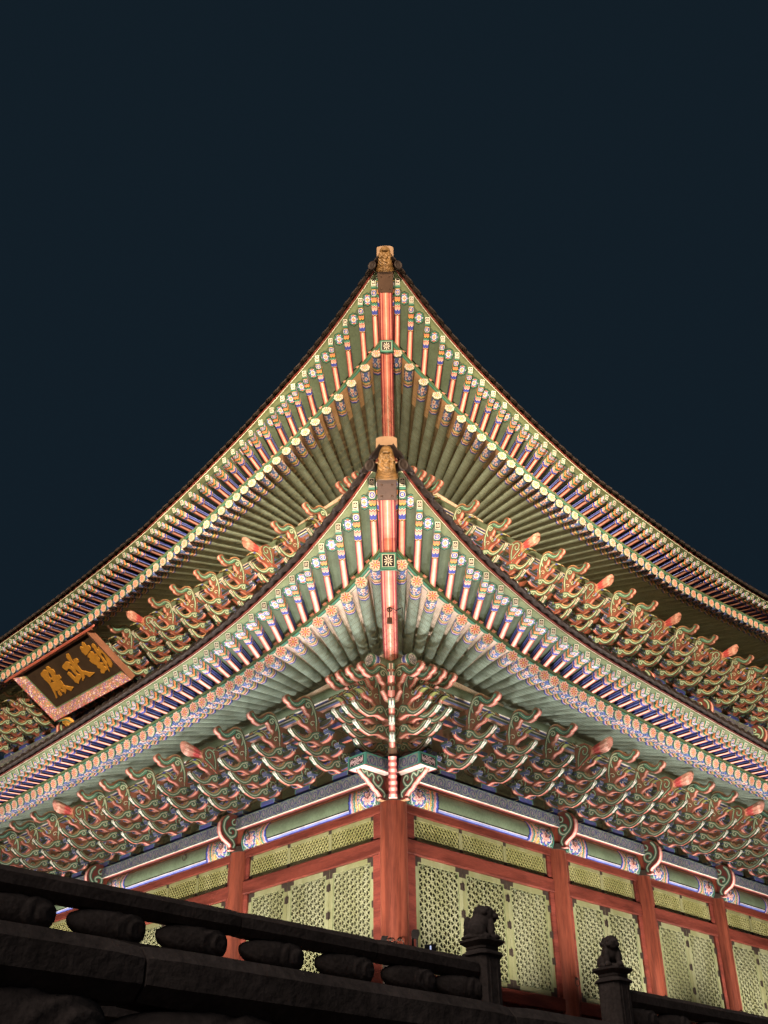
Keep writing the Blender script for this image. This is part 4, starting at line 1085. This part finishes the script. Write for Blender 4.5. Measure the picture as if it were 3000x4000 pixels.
# ------------------------------------------------------------------ name board
GLY = {
'kun1': [(3.745,1.692),(3.802,1.65),(3.793,1.558),(3.754,1.546),(3.877,1.52),(3.867,1.427),(3.801,1.376),(3.733,1.374),(3.528,1.317),(3.472,1.325),(3.452,1.465),(3.491,1.513),(3.502,1.573),(3.556,1.614),(3.599,1.579),(3.629,1.533),(3.692,1.651)],
'kun2': [(3.556,1.305),(3.748,1.351),(3.806,1.276),(3.767,1.228),(3.879,1.196),(3.828,1.104),(3.819,1.011),(3.699,.933),(3.812,.867),(3.733,.787),(3.764,.725),(3.862,.699),(3.74,.653),(3.643,.646),(3.52,.6),(3.433,.653),(3.486,.73),(3.554,.766),(3.481,.83),(3.533,.906),(3.443,1.044),(3.439,1.144),(3.521,1.173),(3.489,1.253)],
'kun3': [(4.014,1.508),(4.083,1.477),(4.074,1.384),(4.037,1.31),(4.046,1.235),(4.131,1.343),(4.2,1.312),(4.235,1.152),(4.216,.999),(4.142,.837),(4.067,.708),(3.961,.64),(3.918,.675),(3.953,.789),(4.029,.919),(4.103,1.081),(4.085,1.17),(3.967,1.076),(3.947,.922),(3.938,.829),(3.833,.711),(3.744,.57),(3.804,.756),(3.889,.98),(3.911,1.101),(3.918,1.227),(3.941,1.314),(3.965,1.384),(3.949,1.44)],
'jong1': [(2.727,1.636),(2.813,1.615),(2.788,1.526),(2.735,1.434),(2.71,1.362),(2.712,1.295),(2.808,1.402),(2.922,1.386),(2.953,1.323),(2.9,1.247),(2.772,1.236),(2.746,1.181),(2.736,1.085),(2.725,.99),(2.828,.929),(2.917,.841),(3.091,.75),(2.794,.711),(2.747,.814),(2.687,.873),(2.599,.777),(2.434,.712),(2.427,.749),(2.53,.84),(2.556,.929),(2.595,1.012),(2.578,1.087),(2.584,1.144),(2.465,1.018),(2.49,1.124),(2.543,1.235),(2.596,1.345),(2.62,1.451),(2.644,1.556)],
'jong2': [(2.218,1.409),(2.448,1.459),(2.535,1.421),(2.582,1.335),(2.498,1.288),(2.502,1.186),(2.478,1.063),(2.467,.967),(2.557,.895),(2.488,.824),(2.301,.769),(2.202,.71),(2.125,.792),(2.137,.872),(2.132,1.009),(2.127,1.129),(2.199,1.166),(2.258,1.123),(2.249,.993),(2.266,.918),(2.395,.964),(2.39,1.1),(2.4,1.196),(2.355,1.249),(2.211,1.21),(2.18,1.274),(2.162,1.366)],
'jon1': [(1.073,1.545),(1.282,1.592),(1.374,1.536),(1.341,1.448),(1.266,1.343),(1.234,1.22),(1.101,1.156),(1.022,1.241),(.998,1.348),(1.018,1.38),(1.014,1.484)],
'jon2': [(1.475,1.628),(1.558,1.619),(1.582,1.531),(1.526,1.43),(1.568,1.503),(1.629,1.46),(1.632,1.374),(1.558,1.294),(1.486,1.301),(1.578,1.245),(1.667,1.224),(1.642,1.116),(1.509,1.07),(1.419,1.073),(1.284,1.079),(1.266,1.172),(1.278,1.27),(1.348,1.24),(1.409,1.385),(1.39,1.495)],
'jon3': [(1.022,1.235),(1.101,1.15),(1.192,1.129),(1.284,1.073),(1.419,1.067),(1.539,1.064),(1.527,.977),(1.486,.875),(1.609,.789),(1.761,.691),(1.569,.634),(1.492,.718),(1.459,.783),(1.358,.688),(1.239,.634),(1.311,.742),(1.309,.777),(1.358,.867),(1.232,.844),(1.05,.851),(1.018,.916),(.944,.826),(.806,.658),(.76,.659),(.839,.765),(.911,.909),(.997,1.08)],
'jon4': [(1.081,.838),(1.142,.812),(1.086,.663),(1.011,.642),(.993,.719),(1.031,.79)], 'jon5': [(1.246,.865),(1.278,.807),(1.251,.715),(1.214,.741),(1.194,.808)]}
def name_board():
    W_, Hh = 4.5, 1.98; s = 'L'
    p0 = P(s, 16.1, -.46, 15.524); x = -U[s]; y = (N[s]*1.0+Vector((0, 0, .6))).normalized(); n = x.cross(y)
    if n.z > 0: n = -n
    M = Matrix(((x.x, y.x, n.x, p0.x), (x.y, y.y, n.y, p0.y), (x.z, y.z, n.z, p0.z), (0, 0, 0, 1)))
    b = empty('name_board', M)
    tag(b, 'large black name board with gold characters tilted under the upper eaves', 'name board')
    bw = .34; dp = -.10
    m = MB(); m.box(bw-.02, W_-bw+.02, bw-.02, Hh-.14, dp-.06, dp, (58, 45, 33)); m.build('board', M_paint, b)
    def flo(u, v):
        g = math.sin(u*31+math.sin(v*27)*2.1)*math.cos(v*36+math.sin(u*22)*1.8); h = math.sin(u*13)*math.sin(v*15+1)
        if abs(h) > .86: return 'white' if g > 0 else (216, 96, 100)
        if g > .52: return (88, 92, 184)
        if g > .36: return 'white'
        if g < -.62: return (110, 150, 110)
        if g < -.5: return 'yellow'
        return (180, 108, 100)
    def border(name, f, nu, nv, u1, v1):
        m = MB(); m.grid(lambda u, v: f(u, v), lambda u, v: K['green'] if v > .9 else ((150, 70, 70) if v < .05 else flo(u*u1, v*v1)), nu, nv, 0, 1, 0, 1); return m
    bw2 = .12
    def T(u, v, A, B, C_, D_):          # bilinear
        q = [A[i]*(1-u)*(1-v)+B[i]*u*(1-v)+D_[i]*u*v+C_[i]*(1-u)*v for i in range(3)]; return tuple(q)
    o_ = [(0, 0, .10), (W_, 0, .10), (W_, Hh, .10), (0, Hh, .10)]; i_ = [(bw, bw, dp+.004), (W_-bw, bw, dp+.004), (W_-bw, Hh-bw2, dp+.004), (bw, Hh-bw2, dp+.004)]
    for k in range(4):
        A, B, C_, D_ = o_[k], o_[(k+1) % 4], i_[k], i_[(k+1) % 4]; L = math.dist(A, B)
        m = border('frame', lambda u, v: T(u, v, A, B, C_, D_), int(L/.022), 20, L, .45)
        # outer side and back of the moulding
        A2, B2 = (A[0], A[1], -.12), (B[0], B[1], -.12)
        m.face([A, B, B2, A2], (150, 100, 74)); 
        m.build('board_frame', M_paint, b)
    m = MB(); m.face([(0, 0, -.12), (W_, 0, -.12), (W_, Hh, -.12), (0, Hh, -.12)], 'dim')
    m.prism([(-.5, Hh+.004), (W_+.25, Hh+.004), (W_+.42, Hh+.03), (W_+.40, Hh+.07), (W_+.15, Hh+.06), (-.3, Hh+.06), (-.52, Hh+.04)], .02, .10, (190, 92, 70), 'salmon', m=lambda z, p: (p[0], p[1], z)); m.build('top_rail', M_paint, b)
    for k, L in GLY.items():
        cx_ = {'k': 3.83, 'j': 2.56}.get(k[0], 2.56) if k[:3] != 'jon' or k[:4] == 'jong' else 1.24
        L = [(cx_+(a_-cx_)*1.10, 1.12+(b_-1.12)*1.10) for a_, b_ in L]
        m = MB(); zt = dp+.03+.0015*(list(GLY).index(k) % 3)
        m.prism(L, dp-.001, zt, 'gold', 'gold', m=lambda z, p: (p[0], p[1], z)); m.build('character', M_gold, b)
    m = MB()                                        # yellow cloud foot at the lower corner
    pr = [(.05, -.02), (.45, -.06), (.62, -.16), (.66, -.32), (.55, -.42), (.42, -.06), (.36, -.40), (.26, -.06), (.22, -.36), (.28, -.28), (.20, -.22), (.24, -.14), (.34, -.14), (.40, -.22), (.44, -.18), (.36, -.10), (.12, -.08)]
    m.prism(pr, -.02, .06, (224, 170, 50), 'yellow', m=lambda z, p: (p[0], p[1], z)); m.stroke(smoothpath([(.08, -.04), (.3, -.09), (.5, -.14), (.58, -.28)], 5), .05, .0625, 'teal', m=lambda z, p: (p[0], p[1], z))
    m.build('board_foot', M_paint, b)
name_board()

# ------------------------------------------------------------------ wire bird netting under the eaves
def net_material():
    m = bpy.data.materials.new('wire_netting'); m.use_nodes = True
    n = m.node_tree.nodes; l = m.node_tree.links; n.clear()
    out = n.new('ShaderNodeOutputMaterial'); mix = n.new('ShaderNodeMixShader'); tr = n.new('ShaderNodeBsdfTransparent'); di = n.new('ShaderNodeBsdfDiffuse')
    di.inputs['Color'].default_value = (.11, .10, .05, 1)
    uv = n.new('ShaderNodeUVMap'); uv.uv_map = 'UV'
    def vm(op, a, b=None):
        x = n.new('ShaderNodeVectorMath'); x.operation = op
        for i, q in ((0, a), (1, b)):
            if q is None: continue
            if isinstance(q, tuple): x.inputs[i].default_value = q
            else: l.new(q, x.inputs[i])
        return x
    def mt(op, a, b=None):
        x = n.new('ShaderNodeMath'); x.operation = op
        for i, q in ((0, a), (1, b)):
            if q is None: continue
            if isinstance(q, float): x.inputs[i].default_value = q
            else: l.new(q, x.inputs[i])
        return x.outputs[0]
    cell = .044
    p = vm('SCALE', uv.outputs[0]); p.inputs['Scale'].default_value = 1/cell; p = p.outputs[0]
    r3 = math.sqrt(3)
    a = vm('SUBTRACT', vm('MODULO', vm('ADD', p, (1000, 1000*r3, 0)).outputs[0], (1, r3, 1)).outputs[0], (.5, r3/2, 0)).outputs[0]
    b = vm('SUBTRACT', vm('MODULO', vm('ADD', p, (1000.5, 1000*r3+r3/2, 0)).outputs[0], (1, r3, 1)).outputs[0], (.5, r3/2, 0)).outputs[0]
    la = vm('LENGTH', a).outputs['Value']; lb = vm('LENGTH', b).outputs['Value']
    sel = mt('LESS_THAN', la, lb)
    mx = n.new('ShaderNodeMix'); mx.data_type = 'VECTOR'; l.new(sel, mx.inputs['Factor']); l.new(b, mx.inputs['A']); l.new(a, mx.inputs['B'])
    ab = vm('ABSOLUTE', mx.outputs['Result']).outputs[0]
    dt = vm('DOT_PRODUCT', ab, (.5, r3/2, 0)).outputs['Value']
    sx = n.new('ShaderNodeSeparateXYZ'); l.new(ab, sx.inputs[0])
    e = mt('MAXIMUM', dt, sx.outputs[0]); wire = mt('GREATER_THAN', e, .466)
    l.new(wire, mix.inputs[0]); l.new(tr.outputs[0], mix.inputs[1]); l.new(di.outputs[0], mix.inputs[2]); l.new(mix.outputs[0], out.inputs[0])
    return m
M_net = net_material()
def netting(E, s, amax, upper):
    zo, oo = (UPZ, UPO) if upper else (0, 0)
    me = bpy.data.meshes.new('bird_netting'); v = []; f = []; uvs = []
    a_l = np.arange(-E['corner'], amax+.01, .2)
    rows = []
    for a in a_l:
        c = max(0, (.9-oo-a)/(E['corner']+.9-oo)); c = min(1, c)      # 1 at the corner
        t = T_pt(E, s, a); r = E['o_r'](a); z = E['z_r'][s](a)
        pr = [(.36+oo, 9.54+zo), (1.16+oo, 9.74+zo), (1.50+oo, 9.97+zo), (1.86+oo, 10.28+zo), (2.02+oo, 10.62+zo), (r-.42, z-.03), (r-.06, z-.10)]
        rows.append([(P(s, max(a, -o), o, zz) if a < -o else P(s, a, o, zz)) for o, zz in pr])
    for i in range(len(rows)-1):
        for j in range(6):
            q = [rows[i][j], rows[i+1][j], rows[i+1][j+1], rows[i][j+1]]
            b = len(v); v += [tuple(p) for p in q]; f.append((b, b+1, b+2, b+3))
    L = [0]
    mid = rows[len(rows)//2]
    for j in range(6): L.append(L[-1]+(mid[j+1]-mid[j]).length)
    for i in range(len(rows)-1):
        for j in range(6):
            uvs += [a_l[i], L[j], a_l[i+1], L[j], a_l[i+1], L[j+1], a_l[i], L[j+1]]
    me.from_pydata(v, [], f); u = me.uv_layers.new(name='UV'); u.data.foreach_set('uv', np.array(uvs, np.float32)); me.materials.append(M_net); me.update()
    o = put('bird_netting', me)
    return o
tag(netting(C_LO, 'L', 17, False), 'wire bird netting hung below the lower eaves on the name board side', 'bird netting')
tag(netting(C_LO, 'R', 15.6, False), 'wire bird netting hung below the lower eaves above the two lion posts', 'bird netting')
tag(netting(C_UP, 'L', 21, True), 'wire bird netting stretched below the upper eaves around the name board', 'bird netting')
tag(netting(C_UP, 'R', 20.8, True), 'wire bird netting below the upper eaves on the side without a name board', 'bird netting')

# ------------------------------------------------------------------ terraces and ground
m = MB(); m.face([(-600, -600, 0), (600, -600, 0), (600, 600, 0), (-600, 600, 0)], 'iron'); tag(m.build('ground', M_ground), None, None, None, 'structure')
def terrace(name, oR, oL, z0, z1, label):
    m = MB(); q = [P('R', -oL, oR, 0), P('R', 26, oR, 0)]
    back = -26
    a = Vector((0, 0, 0))
    def xy(r, l): return N['R']*r+N['L']*l          # r outward on the right side, l outward on the left side
    c = [xy(oR, oL), xy(oR, back), xy(back, back), xy(back, oL)]
    lo = [m.vert((p.x, p.y, z0)) for p in c]; hi = [m.vert((p.x, p.y, z1)) for p in c]
    m.fi(hi, 'iron')
    for i in range(4): j = (i+1) % 4; m.fi((lo[i], lo[j], hi[j], hi[i]), 'iron')
    c2 = [xy(oR+.08, oL+.08), xy(oR+.08, back), xy(back, back), xy(back, oL+.08)]
    lo = [m.vert((p.x, p.y, z1-.22)) for p in c2]; hi = [m.vert((p.x, p.y, z1+.004)) for p in c2]
    m.fi(hi, 'iron'); m.fi(lo, 'iron')
    for i in range(4): j = (i+1) % 4; m.fi((lo[i], lo[j], hi[j], hi[i]), 'iron')
    return tag(m.build(name, M_stone), label, 'terrace')
terrace('stone_terrace', 12.55, 21, .002, 1.6, 'lower dark granite terrace nearest the ground, carrying the nearer balustrade')
terrace('stone_terrace', 7.35, 17, 1.604, 3.2, 'upper dark granite terrace carrying the balustrade with the lion posts')
terrace('stone_plinth', 1.6, 1.6, 3.208, FLOOR, 'dressed granite plinth directly under the red columns of the hall')

# ------------------------------------------------------------------ stone balustrades
def leaf_support(seed, w_=.76, h_=.27, t_=.24):
    """carved stone leaf cushion between base and rail"""
    rnd = random.Random(seed); m = MB(); ph = rnd.random()*6
    def pos(u, v):                                  # u along (bulb at +1), v around
        x = u; cap = math.sqrt(max(0, 1-abs(x)**(2.8 if x < 0 else 5)))
        e = cap*(.80+.20*math.sin((x+1)*.9)) if x < .4 else cap*(.80+.20*math.sin(1.26))
        cy, cz = math.cos(v), math.sin(v)
        q = math.hypot((x-.98)*.9, cz*.75)
        if x > -.15: g = (.05*math.sin(q*19+math.sin(cz*3+ph)*1.1+math.sin(x*9+ph)*.6)+.024*math.sin(q*43+cz*5))*min(1, (x+.15)*3)
        else: g = .014*math.sin(cz*13+x*5+ph)*min(1, (-.15-x)*3)
        k = 1+g
        return (x*w_/2, t_/2*e*math.copysign(abs(cy)**.7, cy)*k, h_/2*e*math.copysign(abs(cz)**.8, cz)*k+.02*(1-e))
    m.grid(pos, lambda u, v: 'iron', 56, 48, -.999, .999, 0, 2*PI)
    return m.mesh('leaf_support', M_stone, True)
ME_LEAF = [leaf_support(i) for i in range(3)]
def rail_mesh(L, wd, ht, seed):
    rnd = random.Random(seed); m = MB(); n = max(6, int(L/.12))
    pr = [(-.5, .24), (-.30, .5), (.30, .5), (.5, .24), (.5, -.22), (.28, -.5), (-.28, -.5), (-.5, -.22)]
    rings = []
    for i in range(n+1):
        x = L*i/n; e = .92 if i in (0, n) else 1
        rings.append([m.vert((x, p[0]*wd*e*(1+rnd.uniform(-.012, .012)), p[1]*ht*e*(1+rnd.uniform(-.012, .012)))) for p in pr])
    for i in range(n):
        for k in range(8): m.fi((rings[i][k], rings[i+1][k], rings[i+1][(k+1) % 8], rings[i][(k+1) % 8]), 'iron')
    m.fi(rings[0][::-1], 'iron'); m.fi(rings[-1], 'iron')
    return m.mesh('rail', M_stone)
def post(parent, a, o, zb, zt):
    m = MB()
    def sq(z, w_): return [m.vert((x*w_, y*w_, z)) for x, y in ((-1, -.72), (-.72, -1), (.72, -1), (1, -.72), (1, .72), (.72, 1), (-.72, 1), (-1, .72))]
    H_ = zt-zb
    pr = [(zb, .158), (zt-.005, .158), (zt-.005, .19), (zt+.015, .188), (zt+.045, .15), (zt+.055, .14), (zt+.064, .15), (zt+.082, .15), (zt+.09, .14), (zt+.105, .16), (zt+.135, .205), (zt+.158, .205), (zt+.165, .185)]
    rg = [sq(z, w_) for z, w_ in pr]
    for i in range(len(rg)-1):
        for k in range(8): m.fi((rg[i][k], rg[i][(k+1) % 8], rg[i+1][(k+1) % 8], rg[i+1][k]), 'iron')
    m.fi(rg[-1], 'iron')
    for sx in (-1, 1):                              # raised fillets on the faces
        for q in (-.06, .06):
            m.box(sx*.159 if sx > 0 else -.165, .165 if sx > 0 else -.159, q-.012, q+.012, zb, zt-.03, 'iron'); m.box(q-.012, q+.012, sx*.159 if sx > 0 else -.165, .165 if sx > 0 else -.159, zb, zt-.03, 'iron')
    pb = P('R', a, o, 0)
    return bevel(m.build('post', M_stone, parent), .008)
def balustrade(a0, a1, o, zt, zfloor, ht, sups, joints, label, posts=()):
    """runs along the right side direction; zt = top of the rail"""
    b = empty('stone_balustrade', frame('R', a0, o, zfloor)); tag(b, label, 'balustrade')
    Mi = frame('R', a0, o, zfloor).inverted()
    cuts = [a0]+joints+[a1]
    for i in range(len(cuts)-1):
        L = cuts[i+1]-cuts[i]-.012
        put('rail', rail_mesh(L, .24, ht, i), b, Mi@frame('R', cuts[i+1]-.006, o, zt-ht/2)@T3(0, 0, 0))
    for i, a in enumerate(sups):
        put('leaf_support', ME_LEAF[i % 3], b, Mi@frame('R', a, o, zt-ht-.115)@Matrix.Rotation(PI, 4, 'Z'))
    hb = zt-ht-.24
    m = MB(); m.box(0, a1-a0, -.17, .17, zfloor, hb, 'iron'); m.build('base_slab', M_stone, b, Mi@frame('R', a1, o, 0))
    for a in posts:
        p = post(b, a, o, zfloor, 4.12); p.matrix_local = Mi@frame('R', a, o, 0)
    return b
BO = 7.0
balustrade(-16.2, -5.70, BO, 4.06, 3.208, .205, [-15.05, -14.1, -13.15, -12.2, -11.22, -10.35, -9.47, -8.55, -7.62, -6.72, -5.95], [-13.6, -9.0, -7.25], 'upper stone balustrade left of the stair gap, dark rail on carved leaf supports', [-5.52])
balustrade(-2.86, 9.5, BO, 4.06, 3.208, .205, [-2.62, -1.85, -.9, .1, 1.1, 2.1, 3.1, 4.1], [.9, 4.5], 'short stretch of upper stone balustrade beginning at the second lion post at lower right', [-3.05])
balustrade(-17.5, 4.0, 12.2, 2.405, 1.608, .19, [-16.4, -15.4, -14.55, -13.75, -13.0, -12.2, -11.4, -10.6, -9.8, -9.0, -8.2], [-15.3, -13.3, -11.4, -9.4, -6], 'nearest dark stone balustrade crossing the whole bottom of the view')

def stone_lion(a, o, z, rotz, mirror, label, lean):
    """crouching guardian lion carved in granite"""
    m = MB()
    def ell(c, r, n=14):
        rows = []
        for i in range(n+1):
            t = PI*i/n; rows.append([m.vert((c[0]+r[0]*math.sin(t)*math.cos(2*PI*k/n), c[1]+r[1]*math.sin(t)*math.sin(2*PI*k/n), c[2]+r[2]*math.cos(t))) for k in range(n)])
        for i in range(n):
            for k in range(n): m.fi((rows[i][k], rows[i+1][k], rows[i+1][(k+1) % n], rows[i][(k+1) % n]), 'iron')
    # y is forward
    ell((0, -.05, .02), (.165, .19, .05)); ell((0, -.075, .115), (.135, .125, .125)); ell((0, -.01, .19), (.115, .12, .12)); ell((0, .06, .20), (.095, .08, .11))
    for sx in (-1, 1):
        ell((sx*.105, -.08, .085), (.06, .10, .085)); ell((sx*.115, .0, .03), (.045, .075, .04))       # haunch, hind foot
        ell((sx*.075, .095, .13), (.04, .045, .12)); ell((sx*.078, .13, .03), (.045, .065, .035))       # foreleg, paw
        ell((sx*.075, .045, .335), (.028, .035, .04)); ell((sx*.042, .155, .315), (.025, .025, .022))   # ear, eye
        ell((sx*.05, .158, .262), (.035, .04, .03))                                                       # cheek
    ell((0, .055, .27), (.105, .10, .10)); ell((0, .075, .305), (.09, .09, .085)); ell((0, .15, .275), (.062, .062, .048)); ell((0, .145, .235), (.05, .05, .028)); ell((0, .20, .295), (.028, .02, .022))
    ell((0, .0, .30), (.10, .08, .09)); ell((0, -.16, .16), (.045, .05, .10))
    for k in range(7):                              # mane curls
        t = PI*(.12+.76*k/6); ell((.108*math.cos(t), .01+.0*k, .26+.10*math.sin(t)), (.03, .035, .03), 8)
    me = m.mesh('lion_statue', M_stone, True)
    ob = put('lion_statue', me, None, frame('R', a, o, z)@Matrix.Rotation(rotz, 4, 'Z')@Matrix.Rotation(lean, 4, 'X'))
    r = ob.modifiers.new('one surface', 'REMESH'); r.mode = 'VOXEL'; r.voxel_size = .0085; r.use_smooth_shade = True
    sm = ob.modifiers.new('soften', 'SMOOTH'); sm.iterations = 3; sm.factor = .5
    tag(ob, label, 'statue', 'stone guardian lions on the balustrade posts')
    return ob
stone_lion(-5.52, BO, 4.283, math.radians(62), 1, 'seated stone lion in profile, head turned right, on the post ending the longer upper balustrade', 0)
stone_lion(-3.05, BO, 4.283, math.radians(-40), 1, 'smaller-looking stone lion with open mouth facing left, on the second post to the right', 0)

# ------------------------------------------------------------------ floodlight fittings and the lamps in them
def fixture_mesh():
    m = MB()
    m.box(-.13, .13, -.05, .05, -.09, .09, 'black'); 
    for k in range(6): m.box(-.12+.045*k, -.10+.045*k, -.085, -.05, -.075, .075, 'black')
    return m
ME_FIX = fixture_mesh().mesh('lamp_housing', M_lamp)
def floodlight(s, a, o, z, aim, watts, col, cone, label, floor):
    p = P(s, a, o, z); t = P(s if s != 'D' else 'D', *aim)
    r = empty('floodlight', T3(p.x, p.y, floor)); tag(r, label, 'floodlight')
    q = (t-p).to_track_quat('Y', 'Z').to_matrix().to_4x4(); Mi = T3(-p.x, -p.y, -floor)
    h = put('lamp_housing', ME_FIX, r, Mi@T3(*p)@q); bevel(h, .008)
    m = MB(); m.box(-.11, .11, 0, .004, -.07, .07, 'white'); m.build('lamp_glass', M_glass, r, Mi@T3(*p)@q@T3(0, .051, 0))
    m = MB(); m.tube([(0, 0, 0), (0, 0, z-floor-.08)], .02, 'black', 10); m.box(-.12, .12, -.12, .12, 0, .02, 'black'); m.build('lamp_stand', M_lamp, r)
    L = bpy.data.lights.new('flood', 'SPOT'); L.energy = watts; L.color = col; L.spot_size = math.radians(cone); L.spot_blend = .6; L.shadow_soft_size = .10
    lo = bpy.data.objects.new('flood_lamp', L); COL.objects.link(lo); lo.parent = r
    lo.matrix_local = Mi@T3(*(p+(t-p).normalized()*.14))@(t-p).to_track_quat('-Z', 'Y').to_matrix().to_4x4()
M_glass = bpy.data.materials.new('lit_lamp_glass'); M_glass.use_nodes = True
_b = M_glass.node_tree.nodes['Principled BSDF']; _b.inputs['Base Color'].default_value = (.9, .85, .75, 1); _b.inputs['Emission Color'].default_value = (1, .88, .7, 1); _b.inputs['Emission Strength'].default_value = 2.0
FL_LABELS = ['black floodlight on the terrace just in front and left of the bronze water jar', 'black floodlight on the terrace before the corner bay left of the corner column', 'black floodlight on the terrace before the second bay left of the corner column',
    'black floodlight on the terrace under the name board', 'black floodlight on the terrace before the corner bay right of the corner column', 'black floodlight on the terrace behind the second lion post', 'black floodlight on the terrace far along the right side',
    'warm floodlight on the upper terrace, aimed steeply up under the upper roof corner', 'warm floodlight on the ground, aimed steeply up under the upper roof corner', 'warm floodlight far out in the court facing the upper roof corner', 'warm floodlight far out in the court facing the upper brackets on the left', 'warm floodlight far out in the court facing the upper brackets on the right', 'warm floodlight in the court square on to the name board', 'warm floodlight in the side court square on to the right wall']
for (s, a, o, z, aim, wt, col, cone), lb in zip(FLOODS, FL_LABELS):
    floodlight(s, a, o, z, aim, wt, col, cone, lb, max(f_ for f_ in (0, 1.612, 3.212, FLOOR+.004) if f_ < z-.05) if s != 'x' else 0)

# ------------------------------------------------------------------ bronze water jar at the foot of the corner column, small rail lamps, hook
M_bronze = mat('dark_bronze', col=(34, 29, 25), nscale=6, namt=.6, rough=.42, bump=.2, metal=.5, spec=.5)
def water_jar():
    r = empty('water_jar', T3(.09, -1.55, FLOOR+.004)); tag(r, 'dark bronze water jar with two upright handles at the foot of the corner column', 'water jar')
    pr = [(.16, 0), (.20, .02), (.27, .25), (.30, .5), (.305, .8), (.29, .98), (.285, 1.0), (.315, 1.02), (.32, 1.06), (.295, 1.065), (.27, 1.05), (.26, .8), (.2, .3), (.0, .25)]
    m = MB()
    for i in range(len(pr)-1):
        m.grid(lambda u, v: ((pr[i][0]+(pr[i+1][0]-pr[i][0])*v)*math.cos(u), (pr[i][0]+(pr[i+1][0]-pr[i][0])*v)*math.sin(u), pr[i][1]+(pr[i+1][1]-pr[i][1])*v), lambda u, v: 'iron', 44, 1, 0, 2*PI, 0, 1)
    m.build('jar_body', M_bronze, r, None, True)
    for sx, hh in ((-1, .16), (1, .26)):
        m = MB(); x = sx*.27; fl = lambda y, p: (x+p[0], -.17+y, p[1]+1.03)
        for a_, b_ in ((-.055, -.02), (.02, .055)): m.prism([(a_, -.12), (b_, -.12), (b_, hh-.10), (a_, hh-.10)], -.02, .02, 'iron', 'iron', m=fl)
        m.prism([(-.056, hh-.099), (.056, hh-.099), (.075*(1 if sx > 0 else .4)+.01, hh-.03), (.075, hh+.045), (-.03, hh+.05), (-.06, hh+.01)], -.035, .035, 'iron', 'iron', m=fl)
        bevel(m.build('jar_handle', M_bronze, r), .006)
water_jar()
def rail_lamp(x, y, z, lab):
    r = empty('rail_lamp', T3(x, y, z)); tag(r, lab, 'lamp')
    m = MB(); m.box(-.07, .07, -.05, .05, -.05, .05, 'black'); bevel(m.build('lamp_housing', M_lamp, r), .012)
    m = MB(); m.box(-.006, .012, -.056, -.0505, -.022, .03, 'white'); m.build('lamp_glass', M_led, r)
    m = MB(); m.box(-.02, .02, -.02, .02, 3.212-z, -.05, 'black'); m.build('lamp_stand', M_lamp, r)
M_led = bpy.data.materials.new('bluish_led'); M_led.use_nodes = True
_b = M_led.node_tree.nodes['Principled BSDF']; _b.inputs['Emission Color'].default_value = (.55, .65, 1, 1); _b.inputs['Emission Strength'].default_value = .7
rail_lamp(.48, -8.0, 4.37, 'small black lamp with a bluish glint, peeping over the rail right of the water jar')
rail_lamp(-2.13, -9.2, 4.36, 'small black lamp with a bluish glint, peeping over the rail near the second column')
m = MB(); y = -2.42*2*H
m.tube([(0, y, 11.52), (0, y, 11.40), (.0, y-.01, 11.36)], .02, 'iron', 8); m.tube([(.045*math.cos(2*PI*k/16), y, 11.40+.045*math.sin(2*PI*k/16)) for k in range(16)], .012, 'iron', 6, True)
m.build('hook', M_iron, HALL)
m = MB(); m.tube([(0, y-.01, 11.35), (.0, y-.01, 11.22)], .010, 'iron', 6); m.box(-.05, .05, y-.04, y+.02, 11.10, 11.215, 'tan'); m.build('hook_weight', M_copper, HALL)
m = MB(); m.tube([(.02, y+.02, 11.47), (.12, y+.05, 11.40), (.22, y+.1, 11.48), (.25, y+.3, 11.60), (.24, y+.6, 11.62), (.25, y+1.3, 11.55), (.24, y+1.9, 11.42)], .009, 'black', 6); m.build('cable', M_lamp, HALL)
